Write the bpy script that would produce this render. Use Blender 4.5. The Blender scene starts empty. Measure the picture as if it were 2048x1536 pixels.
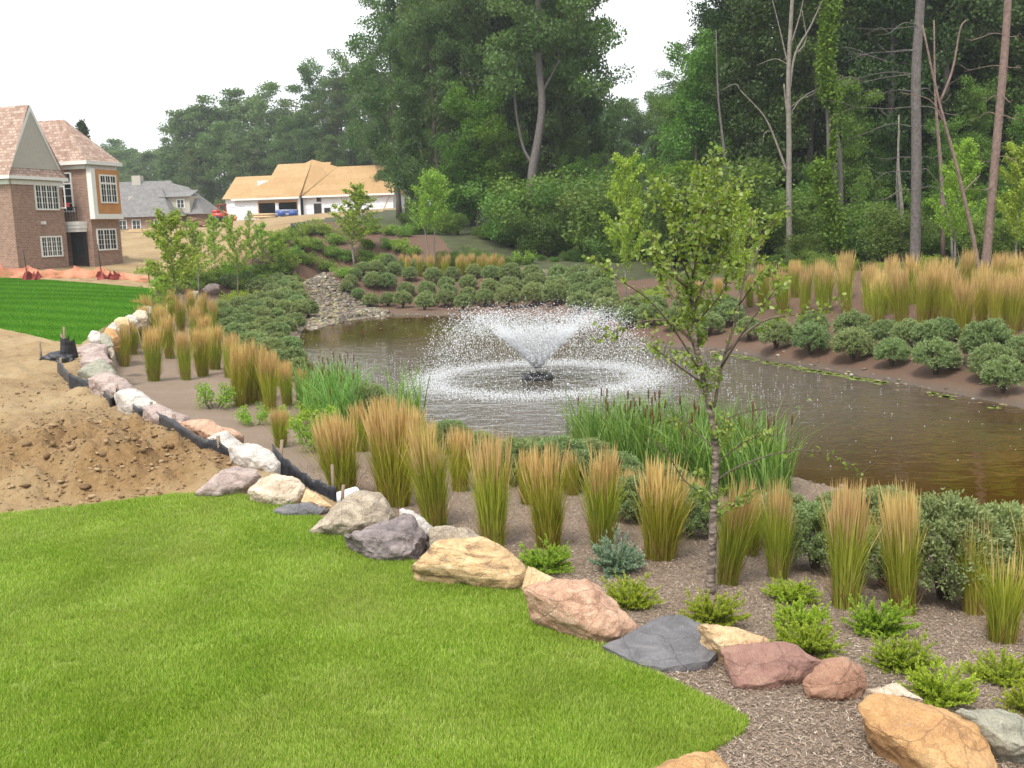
import bpy, bmesh, math, random
import numpy as np
from math import sin, cos, pi, radians, sqrt
from mathutils import Vector, Matrix
from mathutils.geometry import delaunay_2d_cdt

# ------------------------------------------------------------------ camera, sky, sun, exposure
scene = bpy.context.scene
COL = scene.collection
EYE = 4.0                      # metres above the pond
F_PX = 1991.0                  # focal length in pixels of the 2048 px wide photograph
PITCH, ROLL = radians(8.99), 0.028

cam_d = bpy.data.cameras.new('camera')
cam_d.sensor_width = 36.0
cam_d.lens = 36.0 * F_PX / 2048.0
cam_d.clip_start, cam_d.clip_end = 0.1, 5000.0
cam = bpy.data.objects.new('camera', cam_d)
COL.objects.link(cam)
cam.matrix_world = Matrix.Translation((0, 0, EYE)) @ Matrix.Rotation(pi / 2 - PITCH, 4, 'X') @ Matrix.Rotation(-ROLL, 4, 'Z')
scene.camera = cam

SUN_EL, SUN_AZ = radians(58), radians(205)     # azimuth clockwise from +Y
world = bpy.data.worlds.new('World')
scene.world = world
world.use_nodes = True
wn, wl = world.node_tree.nodes, world.node_tree.links
wn.clear()
w_out = wn.new('ShaderNodeOutputWorld')
w_bg = wn.new('ShaderNodeBackground')
w_sky = wn.new('ShaderNodeTexSky')
w_sky.sky_type = 'NISHITA'
w_sky.sun_disc = False
w_sky.sun_elevation = SUN_EL
w_sky.sun_rotation = SUN_AZ
w_sky.air_density, w_sky.dust_density, w_sky.ozone_density = 1.0, 6.0, 1.0
w_hsv = wn.new('ShaderNodeHueSaturation')
w_hsv.inputs['Saturation'].default_value = 0.12
w_mix = wn.new('ShaderNodeMix')
w_mix.data_type = 'RGBA'
w_mix.inputs[0].default_value = 0.75
w_mix.inputs[7].default_value = (10.6, 10.9, 11.2, 1)        # even bright overcast
wl.new(w_sky.outputs[0], w_hsv.inputs['Color'])
wl.new(w_hsv.outputs[0], w_mix.inputs[6])
wl.new(w_mix.outputs[2], w_bg.inputs['Color'])
w_bg.inputs['Strength'].default_value = 0.09
wl.new(w_bg.outputs[0], w_out.inputs['Surface'])

sun_d = bpy.data.lights.new('sun', 'SUN')
sun_d.energy = 2.3
sun_d.angle = radians(13)
sun_d.color = (1.0, 0.95, 0.86)
sun = bpy.data.objects.new('sun', sun_d)
COL.objects.link(sun)
sd = Vector((sin(SUN_AZ) * cos(SUN_EL), cos(SUN_AZ) * cos(SUN_EL), sin(SUN_EL)))
sun.rotation_euler = sd.to_track_quat('Z', 'Y').to_euler()

vs = scene.view_settings
vs.view_transform = 'Standard'
vs.look = 'None'
vs.exposure = 0.9
vs.gamma = 1.0
cy = scene.cycles
cy.max_bounces, cy.diffuse_bounces, cy.glossy_bounces = 6, 3, 3
cy.transmission_bounces, cy.transparent_max_bounces, cy.volume_bounces = 4, 12, 0
cy.use_denoising = True
cy.sample_clamp_indirect = 6.0
cy.caustics_reflective = cy.caustics_refractive = False

# ------------------------------------------------------------------ pixel -> place helpers
_f = np.array([0, cos(PITCH), -sin(PITCH)])
_u0 = np.array([0, sin(PITCH), cos(PITCH)])
_r0 = np.array([1.0, 0, 0])
_r = _r0 * cos(ROLL) - _u0 * sin(ROLL)
_u = _u0 * cos(ROLL) + _r0 * sin(ROLL)
EYEV = np.array([0, 0, EYE])


def ray(px, py):
    return _f + _r * (px - 1024) / F_PX - _u * (py - 768) / F_PX


def at(px, py, z):
    d = ray(px, py)
    return EYEV + d * (z - EYE) / d[2]


def pd(px, py, y):
    d = ray(px, py)
    return EYEV + d * y / d[1]


# ------------------------------------------------------------------ labels and objects
ONES = ['first', 'second', 'third', 'fourth', 'fifth', 'sixth', 'seventh', 'eighth', 'ninth', 'tenth', 'eleventh', 'twelfth',
        'thirteenth', 'fourteenth', 'fifteenth', 'sixteenth', 'seventeenth', 'eighteenth', 'nineteenth']
TENS = {20: 'twent', 30: 'thirt', 40: 'fort', 50: 'fift', 60: 'sixt'}


def ordinal(n):
    if n < 20:
        return ONES[n - 1]
    t, o = n // 10 * 10, n % 10
    return TENS[t] + ('ieth' if o == 0 else 'y-' + ONES[o - 1])


def tag(o, label=None, cat=None, group=None, kind=None):
    if label: o['label'] = label
    if cat: o['category'] = cat
    if group: o['group'] = group
    if kind: o['kind'] = kind
    return o


def empty(name, loc, rz=0.0, scale=1.0):
    o = bpy.data.objects.new(name, None)
    o.empty_display_size = 0.2
    o.location = loc
    o.rotation_euler = (0, 0, rz)
    o.scale = (scale,) * 3 if not hasattr(scale, '__len__') else scale
    COL.objects.link(o)
    return o


def link(name, me, parent=None):
    o = bpy.data.objects.new(name, me)
    COL.objects.link(o)
    if parent: o.parent = parent
    return o


def dup(root, loc, rz, scale):
    c = root.copy()
    COL.objects.link(c)
    c.location, c.rotation_euler = loc, (0, 0, rz)
    c.scale = (scale,) * 3 if not hasattr(scale, '__len__') else scale
    for ch in KIDS.get(root.name, []):
        d = ch.copy()
        COL.objects.link(d)
        d.parent = c
    return c


KIDS = {}


class Proto:
    """One kind of plant: first use builds the thing from the meshes, later uses copy it."""
    def __init__(self, name, parts):
        self.name, self.parts, self.root = name, parts, None

    def place(self, loc, rz=0.0, scale=1.0, label=None, cat=None, group=None):
        loc = [float(a) for a in loc]
        if self.root is None:
            self.root = empty(self.name, loc, rz, scale)
            KIDS[self.root.name] = [link(n, me, self.root) for n, me in self.parts]
            o = self.root
        else:
            o = dup(self.root, loc, rz, scale)
        return tag(o, label, cat, group)


# ------------------------------------------------------------------ mesh making with numpy
def make_mesh(name, V, quads=None, tris=None, tint=None, mat=None, smooth=False):
    V = np.asarray(V, dtype=np.float32)
    me = bpy.data.meshes.new(name)
    nq = 0 if quads is None else len(quads)
    nt = 0 if tris is None else len(tris)
    idx, tot = [], []
    if nq:
        idx.append(np.asarray(quads, dtype=np.int32).ravel()); tot.append(np.full(nq, 4, np.int32))
    if nt:
        idx.append(np.asarray(tris, dtype=np.int32).ravel()); tot.append(np.full(nt, 3, np.int32))
    idx, tot = np.concatenate(idx), np.concatenate(tot)
    start = np.concatenate([[0], np.cumsum(tot)[:-1]]).astype(np.int32)
    me.vertices.add(len(V)); me.vertices.foreach_set('co', V.ravel())
    me.loops.add(len(idx)); me.loops.foreach_set('vertex_index', idx)
    me.polygons.add(len(tot)); me.polygons.foreach_set('loop_start', start); me.polygons.foreach_set('loop_total', tot)
    if smooth:
        me.polygons.foreach_set('use_smooth', np.ones(len(tot), bool))
    if tint is not None:
        a = me.attributes.new('tint', 'FLOAT', 'POINT')
        a.data.foreach_set('value', np.asarray(tint, dtype=np.float32))
    if mat: me.materials.append(mat)
    me.update(calc_edges=True)
    return me


class MB:
    """collects geometry for ONE mesh"""
    def __init__(self):
        self.V, self.Q, self.T, self.t, self.n = [], [], [], [], 0

    def add(self, V, Q=None, T=None, tint=0.5):
        V = np.asarray(V, float).reshape(-1, 3)
        self.V.append(V)
        if Q is not None and len(Q): self.Q.append(np.asarray(Q) + self.n)
        if T is not None and len(T): self.T.append(np.asarray(T) + self.n)
        self.t.append(np.broadcast_to(np.asarray(tint, float), (len(V),)))
        self.n += len(V)
        return self

    def mesh(self, name, mat, smooth=False):
        return make_mesh(name, np.concatenate(self.V), np.concatenate(self.Q) if self.Q else None,
                         np.concatenate(self.T) if self.T else None, np.concatenate(self.t), mat, smooth)

    def obj(self, name, mat, parent=None, smooth=False):
        return link(name, self.mesh(name, mat, smooth), parent)

    def box(self, o, ax, ay, az, tint=0.5):
        o, ax, ay, az = (np.asarray(a, float) for a in (o, ax, ay, az))
        V = [o, o + ax, o + ax + ay, o + ay, o + az, o + ax + az, o + ax + ay + az, o + ay + az]
        return self.add(V, [[3, 2, 1, 0], [4, 5, 6, 7], [0, 1, 5, 4], [1, 2, 6, 5], [2, 3, 7, 6], [3, 0, 4, 7]], tint=tint)

    def cbox(self, c, sx, sy, sz, rz=0.0, tint=0.5):
        ca, sa = cos(rz), sin(rz)
        ax, ay, az = np.array([ca, sa, 0]) * sx, np.array([-sa, ca, 0]) * sy, np.array([0, 0, 1.0]) * sz
        return self.box(np.asarray(c, float) - (ax + ay + az) / 2, ax, ay, az, tint)

    def tube(self, P, R, n=6, tint=0.5, cap=True):
        P = np.asarray(P, float); R = np.broadcast_to(np.asarray(R, float), (len(P),))
        T = np.gradient(P, axis=0)
        T /= np.linalg.norm(T, axis=1)[:, None] + 1e-9
        ref = np.array([0.31, 0.95, 0.05]) if abs(T[0][2]) > 0.6 else np.array([0.05, 0.1, 1.0])
        A = np.cross(T, ref); A /= np.linalg.norm(A, axis=1)[:, None] + 1e-9
        B = np.cross(T, A)
        th = np.arange(n) * 2 * pi / n
        V = P[:, None] + R[:, None, None] * (np.cos(th)[None, :, None] * A[:, None] + np.sin(th)[None, :, None] * B[:, None])
        m = len(P)
        i, j = np.meshgrid(np.arange(m - 1), np.arange(n), indexing='ij')
        a, b = i * n + j, i * n + (j + 1) % n
        Q = np.stack([a, b, b + n, a + n], -1).reshape(-1, 4)
        VV = V.reshape(-1, 3)
        T3 = None
        if cap:
            VV = np.vstack([VV, P[-1] + T[-1] * R[-1] * 0.3, P[0]])
            e, s = m * n, m * n + 1
            T3 = [[(m - 1) * n + k, (m - 1) * n + (k + 1) % n, e] for k in range(n)] + [[(k + 1) % n, k, s] for k in range(n)]
        return self.add(VV, Q, T3, tint)

    def leaves(self, C, U, W, tint):
        """diamond leaves: base C, along U, half width W"""
        C, U, W = (np.asarray(a, float) for a in (C, U, W))
        N = len(C)
        nrm = np.cross(U, W)
        V = np.stack([C, C + U * 0.45 + W, C + U, C + U * 0.45 - W], 1)
        V[:, 1] += nrm * 0.0
        Q = np.arange(N * 4).reshape(N, 4)
        return self.add(V.reshape(-1, 3), Q, tint=np.repeat(tint, 4))


def rnd_dirs(rng, n):
    d = rng.normal(size=(n, 3))
    return d / (np.linalg.norm(d, axis=1)[:, None] + 1e-9)


def perp(rng, U):
    W = np.cross(U, rnd_dirs(rng, len(U)))
    return W / (np.linalg.norm(W, axis=1)[:, None] + 1e-9)


# value noise (cheap, vectorised)
_rng0 = np.random.default_rng(7)
_lat = _rng0.random((64, 64, 64)).astype(np.float32)


def vnoise(P, s):
    P = np.asarray(P, float) * s
    if P.shape[1] == 2:
        P = np.column_stack([P, np.zeros(len(P))])
    i = np.floor(P).astype(int); f = P - i
    f = f * f * (3 - 2 * f)
    out = 0
    for dx in (0, 1):
        for dy in (0, 1):
            for dz in (0, 1):
                w = (f[:, 0] if dx else 1 - f[:, 0]) * (f[:, 1] if dy else 1 - f[:, 1]) * (f[:, 2] if dz else 1 - f[:, 2])
                out = out + w * _lat[(i[:, 0] + dx) % 64, (i[:, 1] + dy) % 64, (i[:, 2] + dz) % 64]
    return out * 2 - 1


def fbm(P, s, o=4):
    return sum(vnoise(np.asarray(P) + 7.3 * k, s * 2 ** k) * 0.5 ** k for k in range(o))


# ------------------------------------------------------------------ materials
def new_mat(name):
    m = bpy.data.materials.new(name)
    m.use_nodes = True
    nt = m.node_tree
    nt.nodes.clear()
    out = nt.nodes.new('ShaderNodeOutputMaterial')
    bs = nt.nodes.new('ShaderNodeBsdfPrincipled')
    nt.links.new(bs.outputs[0], out.inputs[0])
    return m, nt, bs, out


def N(nt, t, **kw):
    n = nt.nodes.new('ShaderNode' + t)
    for k, v in kw.items():
        setattr(n, k, v)
    return n


def mixc(nt, fac, a, b, blend='MIX'):
    n = N(nt, 'Mix', data_type='RGBA', blend_type=blend)
    for s, v in ((0, fac), (6, a), (7, b)):
        if hasattr(v, 'is_linked'): nt.links.new(v, n.inputs[s])
        else: n.inputs[s].default_value = v if s == 0 else (*v[:3], 1)
    return n.outputs[2]


def math_(nt, op, a, b=0.5, c=None, clamp=False):
    n = N(nt, 'Math', operation=op, use_clamp=clamp)
    for s, v in enumerate((a, b, c)):
        if v is None: continue
        if hasattr(v, 'is_linked'): nt.links.new(v, n.inputs[s])
        else: n.inputs[s].default_value = v
    return n.outputs[0]


def noise(nt, scale, detail=4, rough=0.55, coord=None, dist=0.0):
    n = N(nt, 'TexNoise')
    n.inputs['Scale'].default_value = scale
    n.inputs['Detail'].default_value = detail
    n.inputs['Roughness'].default_value = rough
    n.inputs['Distortion'].default_value = dist
    if coord is not None: nt.links.new(coord, n.inputs['Vector'])
    return n.outputs['Fac']


def ramp(nt, fac, stops):
    n = N(nt, 'ValToRGB')
    nt.links.new(fac, n.inputs[0])
    cr = n.color_ramp
    while len(cr.elements) < len(stops): cr.elements.new(0.5)
    for e, (p, c) in zip(cr.elements, stops):
        e.position = p
        e.color = (*c, 1) if len(c) == 3 else c
    return n.outputs[0]


def pos(nt):
    return N(nt, 'NewGeometry').outputs['Position']


def objc(nt):
    return N(nt, 'TexCoord').outputs['Object']


def bump(nt, bs, h, strength=0.5, dist=0.02):
    n = N(nt, 'Bump')
    n.inputs['Strength'].default_value = strength
    n.inputs['Distance'].default_value = dist
    nt.links.new(h, n.inputs['Height'])
    nt.links.new(n.outputs[0], bs.inputs['Normal'])
    return n


def mapping(nt, vec, scale=(1, 1, 1), rot=(0, 0, 0)):
    n = N(nt, 'Mapping')
    nt.links.new(vec, n.inputs[0])
    n.inputs['Scale'].default_value = scale
    n.inputs['Rotation'].default_value = rot
    return n.outputs[0]


def foliage(name, dark, light, trans=0.35, objvar=0.25, rough=0.55, hue=0.02, spec=0.3):
    m, nt, bs, out = new_mat(name)
    a = N(nt, 'Attribute', attribute_name='tint')
    c = mixc(nt, a.outputs['Fac'], dark, light)
    oi = N(nt, 'ObjectInfo')
    hsv = N(nt, 'HueSaturation')
    nt.links.new(c, hsv.inputs['Color'])
    v = math_(nt, 'MULTIPLY_ADD', oi.outputs['Random'], objvar * 2, 1 - objvar)
    nt.links.new(v, hsv.inputs['Value'])
    r2 = math_(nt, 'FRACT', math_(nt, 'MULTIPLY', oi.outputs['Random'], 7.31))
    nt.links.new(math_(nt, 'MULTIPLY_ADD', r2, hue * 2, 0.5 - hue), hsv.inputs['Hue'])
    nt.links.new(hsv.outputs[0], bs.inputs['Base Color'])
    bs.inputs['Roughness'].default_value = rough
    bs.inputs['Specular IOR Level'].default_value = spec
    tr = N(nt, 'BsdfTranslucent')
    tc = mixc(nt, 1.0, hsv.outputs[0], (1.3, 1.35, 0.6), 'MULTIPLY')
    nt.links.new(tc, tr.inputs['Color'])
    mx = N(nt, 'MixShader')
    mx.inputs[0].default_value = trans
    nt.links.new(bs.outputs[0], mx.inputs[1])
    nt.links.new(tr.outputs[0], mx.inputs[2])
    nt.links.new(mx.outputs[0], out.inputs[0])
    return m


def plain(name, col, rough=0.6, var=0.25, scale=6.0, bmp=0.0, metallic=0.0, spec=0.4):
    m, nt, bs, out = new_mat(name)
    n = noise(nt, scale, 5, 0.6, objc(nt))
    c = ramp(nt, n, [(0.3, [x * (1 - var) for x in col]), (0.7, [min(1, x * (1 + var)) for x in col])])
    nt.links.new(c, bs.inputs['Base Color'])
    bs.inputs['Roughness'].default_value = rough
    bs.inputs['Metallic'].default_value = metallic
    bs.inputs['Specular IOR Level'].default_value = spec
    if bmp: bump(nt, bs, n, bmp, 0.02)
    return m

# ------------------------------------------------------------------ terrain
def tps_fit(P):
    P = np.asarray(P, float)
    X, Z = P[:, :2], P[:, 2]
    n = len(X)
    d2 = ((X[:, None] - X[None]) ** 2).sum(-1)
    K = 0.5 * d2 * np.log(d2 + 1e-6)
    K[np.arange(n), np.arange(n)] = 0.8
    A = np.zeros((n + 3, n + 3))
    A[:n, :n] = K; A[:n, n] = 1; A[:n, n + 1:] = X; A[n, :n] = 1; A[n + 1:, :n] = X.T
    w = np.linalg.solve(A, np.concatenate([Z, [0, 0, 0]]))

    def ev(Q):
        Q = np.asarray(Q, float)
        res = np.empty(len(Q))
        for s in range(0, len(Q), 40000):
            q = Q[s:s + 40000]
            e2 = ((q[:, None] - X[None]) ** 2).sum(-1)
            res[s:s + 40000] = (0.5 * e2 * np.log(e2 + 1e-6)) @ w[:n] + w[n] + q @ w[n + 1:]
        return res
    return ev


def chaikin(P, it=2, closed=True):
    P = np.asarray(P, float)
    for _ in range(it):
        Nx = np.roll(P, -1, 0)
        Q = np.stack([P * 0.75 + Nx * 0.25, P * 0.25 + Nx * 0.75], 1).reshape(-1, P.shape[1])
        if not closed:
            Q = np.vstack([P[:1], Q[:-2], P[-1:]])
        P = Q
    return P


def inside(Q, P):
    x, y = Q[:, 0], Q[:, 1]
    r = np.zeros(len(Q), bool)
    for (x0, y0), (x1, y1) in zip(P, np.roll(P, -1, 0)):
        if y0 == y1: continue
        c = (y0 > y) != (y1 > y)
        r ^= c & (x < (x1 - x0) * (y - y0) / (y1 - y0) + x0)
    return r


def dist_line(Q, P, closed=False):
    best = np.full(len(Q), 1e9)
    E = np.roll(P, -1, 0) if closed else P[1:]
    for a, b in zip(P, E):
        ab = b - a
        t = np.clip(((Q - a) @ ab) / (ab @ ab + 1e-9), 0, 1)
        best = np.minimum(best, np.linalg.norm(Q - a - t[:, None] * ab, axis=1))
    return best


far_pts = [(-250, 250, 8), (0, 320, 7), (250, 250, 5), (150, 60, 2.2), (150, -50, 1.5), (-150, -50, 1.6), (0, -60, 1.2), (-150, 60, 2.4),
           (80, 120, 3.2), (40, 100, 3.0), (-90, 150, 6), (0, 160, 5)]
site_pts = [pd(150, 545, 57), pd(0, 541, 57), pd(245, 533, 62), pd(-300, 541, 60), pd(260, 470, 80), pd(400, 450, 105), (-60, 80, 3.6),
            pd(620, 447, 90), pd(500, 457, 92), pd(608, 434, 136), pd(794, 416, 130), pd(470, 441, 136), pd(320, 457, 130)]
A_pts = [(0, 3, 1.15), (-8, 3, 1.25), (5, 3, 1.0), (-14, 8, 1.25), at(0, 1028, 1.2), at(200, 1005, 1.2), at(400, 960, 1.32), at(700, 1090, 1.15),
         at(1100, 1230, 1.12), at(1500, 1450, 1.05), at(1850, 1480, 0.98), at(600, 1250, 1.18), at(0, 900, 1.4), at(0, 760, 1.55),
         at(100, 705, 1.52), at(300, 890, 1.40), at(390, 905, 1.40), at(230, 830, 1.42), at(150, 760, 1.45), at(455, 935, 1.36), at(0, 655, 1.62),
         at(130, 686, 1.5), at(0, 600, 1.85), at(150, 600, 1.8), at(0, 553, 2.12), at(130, 562, 2.05), at(310, 578, 1.72), at(220, 650, 1.5),
         at(290, 615, 1.58), (-60, 40, 2.0), (-40, 20, 1.6)] + site_pts + far_pts
shore_px = [(2150, 1100), (1950, 1040), (1850, 1005), (1700, 985), (1600, 960), (1500, 930), (1400, 920), (1200, 905), (1100, 895), (1000, 885),
            (930, 868), (850, 842), (790, 810), (740, 790), (690, 765), (640, 735), (615, 715), (605, 690), (600, 665), (625, 645), (690, 640),
            (740, 632), (850, 630), (960, 632), (1080, 634), (1180, 645), (1230, 668), (1300, 690), (1390, 698), (1480, 706), (1600, 730),
            (1750, 757), (1900, 787), (2048, 815), (2300, 890), (2600, 1000), (2500, 1200)]
SHORE = chaikin(np.array([at(x, y, 0)[:2] for x, y in shore_px]), 2)
B_pts = [(*p, 0.0) for p in SHORE[::5]] + [at(990, 1090, .42), at(860, 1045, .36), at(1688, 1213, .5), at(1330, 1115, .45), at(1800, 1315, .68),
         at(1110, 1135, .5), at(1260, 1220, .62), at(1990, 1290, .52), at(1600, 1290, .68), at(1420, 1190, .55), at(2040, 1420, .75),
         at(300, 750, .3), at(365, 755, .3), at(500, 830, .25), at(430, 800, .3), at(560, 860, .28), at(260, 725, .4), at(280, 645, .85),
         at(345, 655, .5), at(430, 640, .45), at(500, 600, .6), at(600, 645, .1), at(560, 585, .5), at(640, 605, .1), at(680, 575, .5),
         at(620, 555, .85), at(600, 780, .2), at(690, 1000, .35), at(400, 580, .9), at(400, 640, .45),
         at(770, 612, .14), at(930, 616, .14), pd(850, 548, 56), pd(720, 545, 55), pd(950, 545, 56), pd(1040, 553, 52), pd(650, 545, 55),
         pd(640, 490, 65), pd(640, 452, 78), pd(780, 480, 66), pd(720, 450, 80), pd(560, 490, 62), pd(900, 470, 70),
         at(1550, 695, .3), at(1870, 742, .3), at(2010, 782, .35), at(1700, 650, .8), at(1900, 680, .8), at(1830, 540, 1.9), at(1580, 525, 1.9),
         at(1970, 545, 1.9), at(1250, 600, 1.0), at(1180, 592, .8), at(1040, 612, .15), at(1400, 640, .55), at(1400, 580, 1.3),
         pd(1075, 485, 66), pd(1200, 510, 62), (20, 70, 2.4), (35, 50, 2.2), (14, 18, 0.3), (30, 25, 1.6), (6, 2, .9), (12, 3, .8),
         (310 * 0 - 17, 46, 1.6)] + site_pts + far_pts
wall_px = [(2500, 1700, .95), (2060, 1500, .98), (1850, 1440, .98), (1670, 1370, 1.03), (1540, 1328, 1.05), (1400, 1283, 1.08), (1250, 1235, 1.1),
           (1150, 1190, 1.12), (1000, 1120, 1.15), (860, 1075, 1.15), (720, 1030, 1.17), (600, 985, 1.2), (540, 950, 1.25), (470, 905, 1.3),
           (400, 868, 1.35), (300, 815, 1.38), (230, 765, 1.4), (195, 725, 1.42), (178, 700, 1.45), (190, 670, 1.5), (220, 648, 1.5),
           (265, 625, 1.55), (300, 598, 1.62), (312, 578, 1.7)]
WALL = chaikin(np.array([at(*p)[:2] for p in wall_px]), 1, closed=False)
A_REGION = np.vstack([[(14, -80)], WALL, [(-22, 62), (-40, 90), (-300, 90), (-300, -80)]])
surfA, surfB = tps_fit(A_pts), tps_fit(B_pts)
SHORE_BB = (SHORE.min(0) - 6, SHORE.max(0) + 6)


def heightB(Q):
    Q = np.asarray(Q, float)
    z = np.clip(surfB(Q), 0.03, 9)
    m = ((Q > SHORE_BB[0]) & (Q < SHORE_BB[1])).all(1)
    if m.any():
        q = Q[m]
        d = dist_line(q, SHORE, True) * np.where(inside(q, SHORE), -1, 1)
        zz = z[m]
        zz = np.where(d < 0, np.maximum(-0.6, d * 0.55), np.maximum(zz, np.minimum(0.14, d * 0.35)) * np.clip(d / 0.25, 0, 1))
        z[m] = zz
    return z


def heightA(Q):
    return np.clip(surfA(np.asarray(Q, float)), 0.3, 9)


def height(Q):
    Q = np.asarray(Q, float)
    zb = heightB(Q)
    ins = inside(Q, A_REGION)
    d = dist_line(Q, WALL) * np.where(ins, 1, -1)
    k = np.clip((d + 0.35) / 0.4, 0, 1)
    k = k * k * (3 - 2 * k)
    far = np.linalg.norm(Q, axis=1) > 300
    k[far] = 0
    need = k > 0
    za = np.zeros(len(Q))
    if need.any(): za[need] = heightA(Q[need])
    return zb * (1 - k) + za * k


def march(px, py, fn, t0=2.5, t1=260.0):
    d = ray(px, py)
    t = np.geomspace(t0, t1, 900)
    P = EYEV + d * t[:, None]
    for _ in range(2):
        g = P[:, 2] - fn(P[:, :2])
        k = np.nonzero(g < 0)[0]
        if len(k) == 0: return P[-1]
        k = max(k[0], 1)
        t = np.linspace(t[k - 1], t[k], 12)
        P = EYEV + d * t[:, None]
    p = P[np.argmin(np.abs(P[:, 2] - fn(P[:, :2])))]
    return p


def hit(px, py): return march(px, py, height)
def hitA(px, py): return march(px, py, heightA)
def hitB(px, py): return march(px, py, heightB, 6.0)
def zg(x, y): return float(height(np.array([[x, y]]))[0])


# zones
def poly(fn, pts): return np.array([fn(x, y)[:2] for x, y in pts])


LAWN = np.vstack([poly(hitA, [(-500, 1075), (0, 1028), (200, 1005), (390, 984), (515, 990), (605, 1012), (660, 1045), (735, 1098), (815, 1122),
                              (900, 1136), (1040, 1176), (1105, 1216), (1155, 1256), (1212, 1292), (1290, 1335), (1400, 1388), (1490, 1428),
                              (1500, 1455), (1440, 1492), (1350, 1545), (1250, 1640), (1150, 1800)]), [(0.3, -8), (-25, -8)]])
LAWN = chaikin(LAWN, 1)
LAWN2 = poly(hitA, [(-600, 533), (0, 553), (130, 562), (308, 577), (298, 608), (262, 626), (218, 648), (185, 668), (160, 690), (110, 682),
                    (60, 669), (0, 657), (-600, 610)])
STREAM = chaikin(poly(hitB, [(603, 668), (632, 612), (622, 585), (560, 566), (600, 545), (650, 552), (690, 572), (705, 590), (740, 612), (790, 634),
                             (740, 652), (680, 660)]), 1)
PEBBLE = poly(hitB, [(995, 558), (1010, 541), (1060, 538), (1120, 545), (1110, 556), (1050, 560)])
BED = np.vstack([poly(hitB, [(2500, 575), (2048, 552), (1830, 545), (1580, 542), (1400, 560), (1250, 560), (1100, 545), (1000, 530), (900, 500),
                             (830, 470), (760, 452), (620, 450), (560, 492), (450, 532), (312, 578)]), WALL[::-1], [(14, -10), (40, -10), (60, 20)]])
SITE = np.vstack([poly(hitB, [(312, 578), (450, 532), (560, 492), (620, 450)]), [(-22, 100), (-5, 138), (-8, 170), (-80, 170), (-90, 60), (-60, 45)]])

rng = np.random.default_rng(11)
th = np.radians(np.concatenate([np.arange(-180, -40, 4), np.arange(-40, -31, 1), np.arange(-31, 31, 0.125), np.arange(31, 40, 1), np.arange(40, 180.1, 4)]))
rr = np.concatenate([np.linspace(0.2, 3.4, 10), np.geomspace(3.5, 70, 400), np.geomspace(72, 420, 60), np.geomspace(470, 3000, 12)])
TT, RR = np.meshgrid(th, rr, indexing='ij')
G2 = np.stack([np.sin(TT) * RR, np.cos(TT) * RR], -1).reshape(-1, 2)
GZ = height(G2)
nth, nr = len(th), len(rr)
gi, gj = np.meshgrid(np.arange(nth - 1), np.arange(nr - 1), indexing='ij')
ga = gi * nr + gj
GQ = np.stack([ga, ga + nr, ga + nr + 1, ga + 1], -1).reshape(-1, 4)[:, ::-1]
GC = G2[GQ].mean(1)
cr = np.linalg.norm(GC, axis=1)
zone = np.zeros(len(GQ), int)                      # 0 woodland floor
inA = inside(GC, A_REGION)
zone[inside(GC, BED)] = 1
zone[inside(GC, SITE)] = 2
zone[inA & (GC[:, 1] > 9.5) & (cr < 120)] = 2
zone[inA & (GC[:, 1] <= 9.5)] = 1
zone[inside(GC, STREAM) | inside(GC, PEBBLE)] = 3
zone[inside(GC, LAWN2)] = 4
zone[inside(GC, LAWN)] = 5
# relief that belongs to each surface
isdirt = np.zeros(len(G2), bool); isdirt[GQ[zone == 2].ravel()] = True
isbed = np.zeros(len(G2), bool); isbed[GQ[zone == 1].ravel()] = True
nearv = np.linalg.norm(G2, axis=1) < 60
PILE = [(hitA(360, 930)[:2], 1.1, 0.10), (hitA(200, 870)[:2], 1.3, 0.10), (hitA(250, 950)[:2], 1.0, 0.08), (hitA(90, 905)[:2], 1.6, 0.10)]


def dirt_relief(Q):
    z = fbm(Q, 0.5, 3) * 0.05 + np.abs(fbm(Q + 31, 1.6, 4)) * 0.09 + fbm(Q + 77, 4.5, 2) * 0.022
    w = np.zeros(len(Q))
    for c, r, h in PILE:
        g = np.exp(-((Q - c) ** 2).sum(1) / r ** 2)
        z = z + g * (h * 0.4 + 0.10 * np.abs(fbm(Q + 5, 1.9, 4)) + 0.05 * fbm(Q + 15, 5.5, 2))
    edge = np.minimum(np.minimum(dist_line(Q, LAWN, True), dist_line(Q, LAWN2, True)), dist_line(Q, WALL) - 0.2)
    return (z - 0.05) * np.clip(edge / 0.45, 0, 1)


k = isdirt & nearv
GZ[k] += dirt_relief(G2[k])
k = isbed & nearv & (GZ > 0.1)
GZ[k] += fbm(G2[k], 0.9, 3) * 0.035


def dug(Q):
    w = np.zeros(len(Q))
    for c, r, h in PILE:
        w = np.maximum(w, np.exp(-((Q - c) ** 2).sum(1) / (r * 1.05) ** 2))
    return w


def zone_mesh(name, sel, mat):
    q = GQ[sel]
    u, inv = np.unique(q, return_inverse=True)
    me = make_mesh(name, np.column_stack([G2[u], GZ[u]]), quads=inv.reshape(-1, 4), tint=dug(G2[u]), mat=mat, smooth=True)
    return tag(link(name, me), kind='structure')


# --- surface materials
m_wood, nt, bs, _ = new_mat('leaf_litter')
p = pos(nt)
c = ramp(nt, noise(nt, 1.3, 6, 0.65, p), [(0.3, (0.035, 0.03, 0.014)), (0.55, (0.05, 0.06, 0.018)), (0.75, (0.07, 0.095, 0.028))])
nt.links.new(c, bs.inputs['Base Color']); bs.inputs['Roughness'].default_value = 0.9
bump(nt, bs, noise(nt, 8, 4, 0.6, p), 0.6, 0.1)

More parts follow.
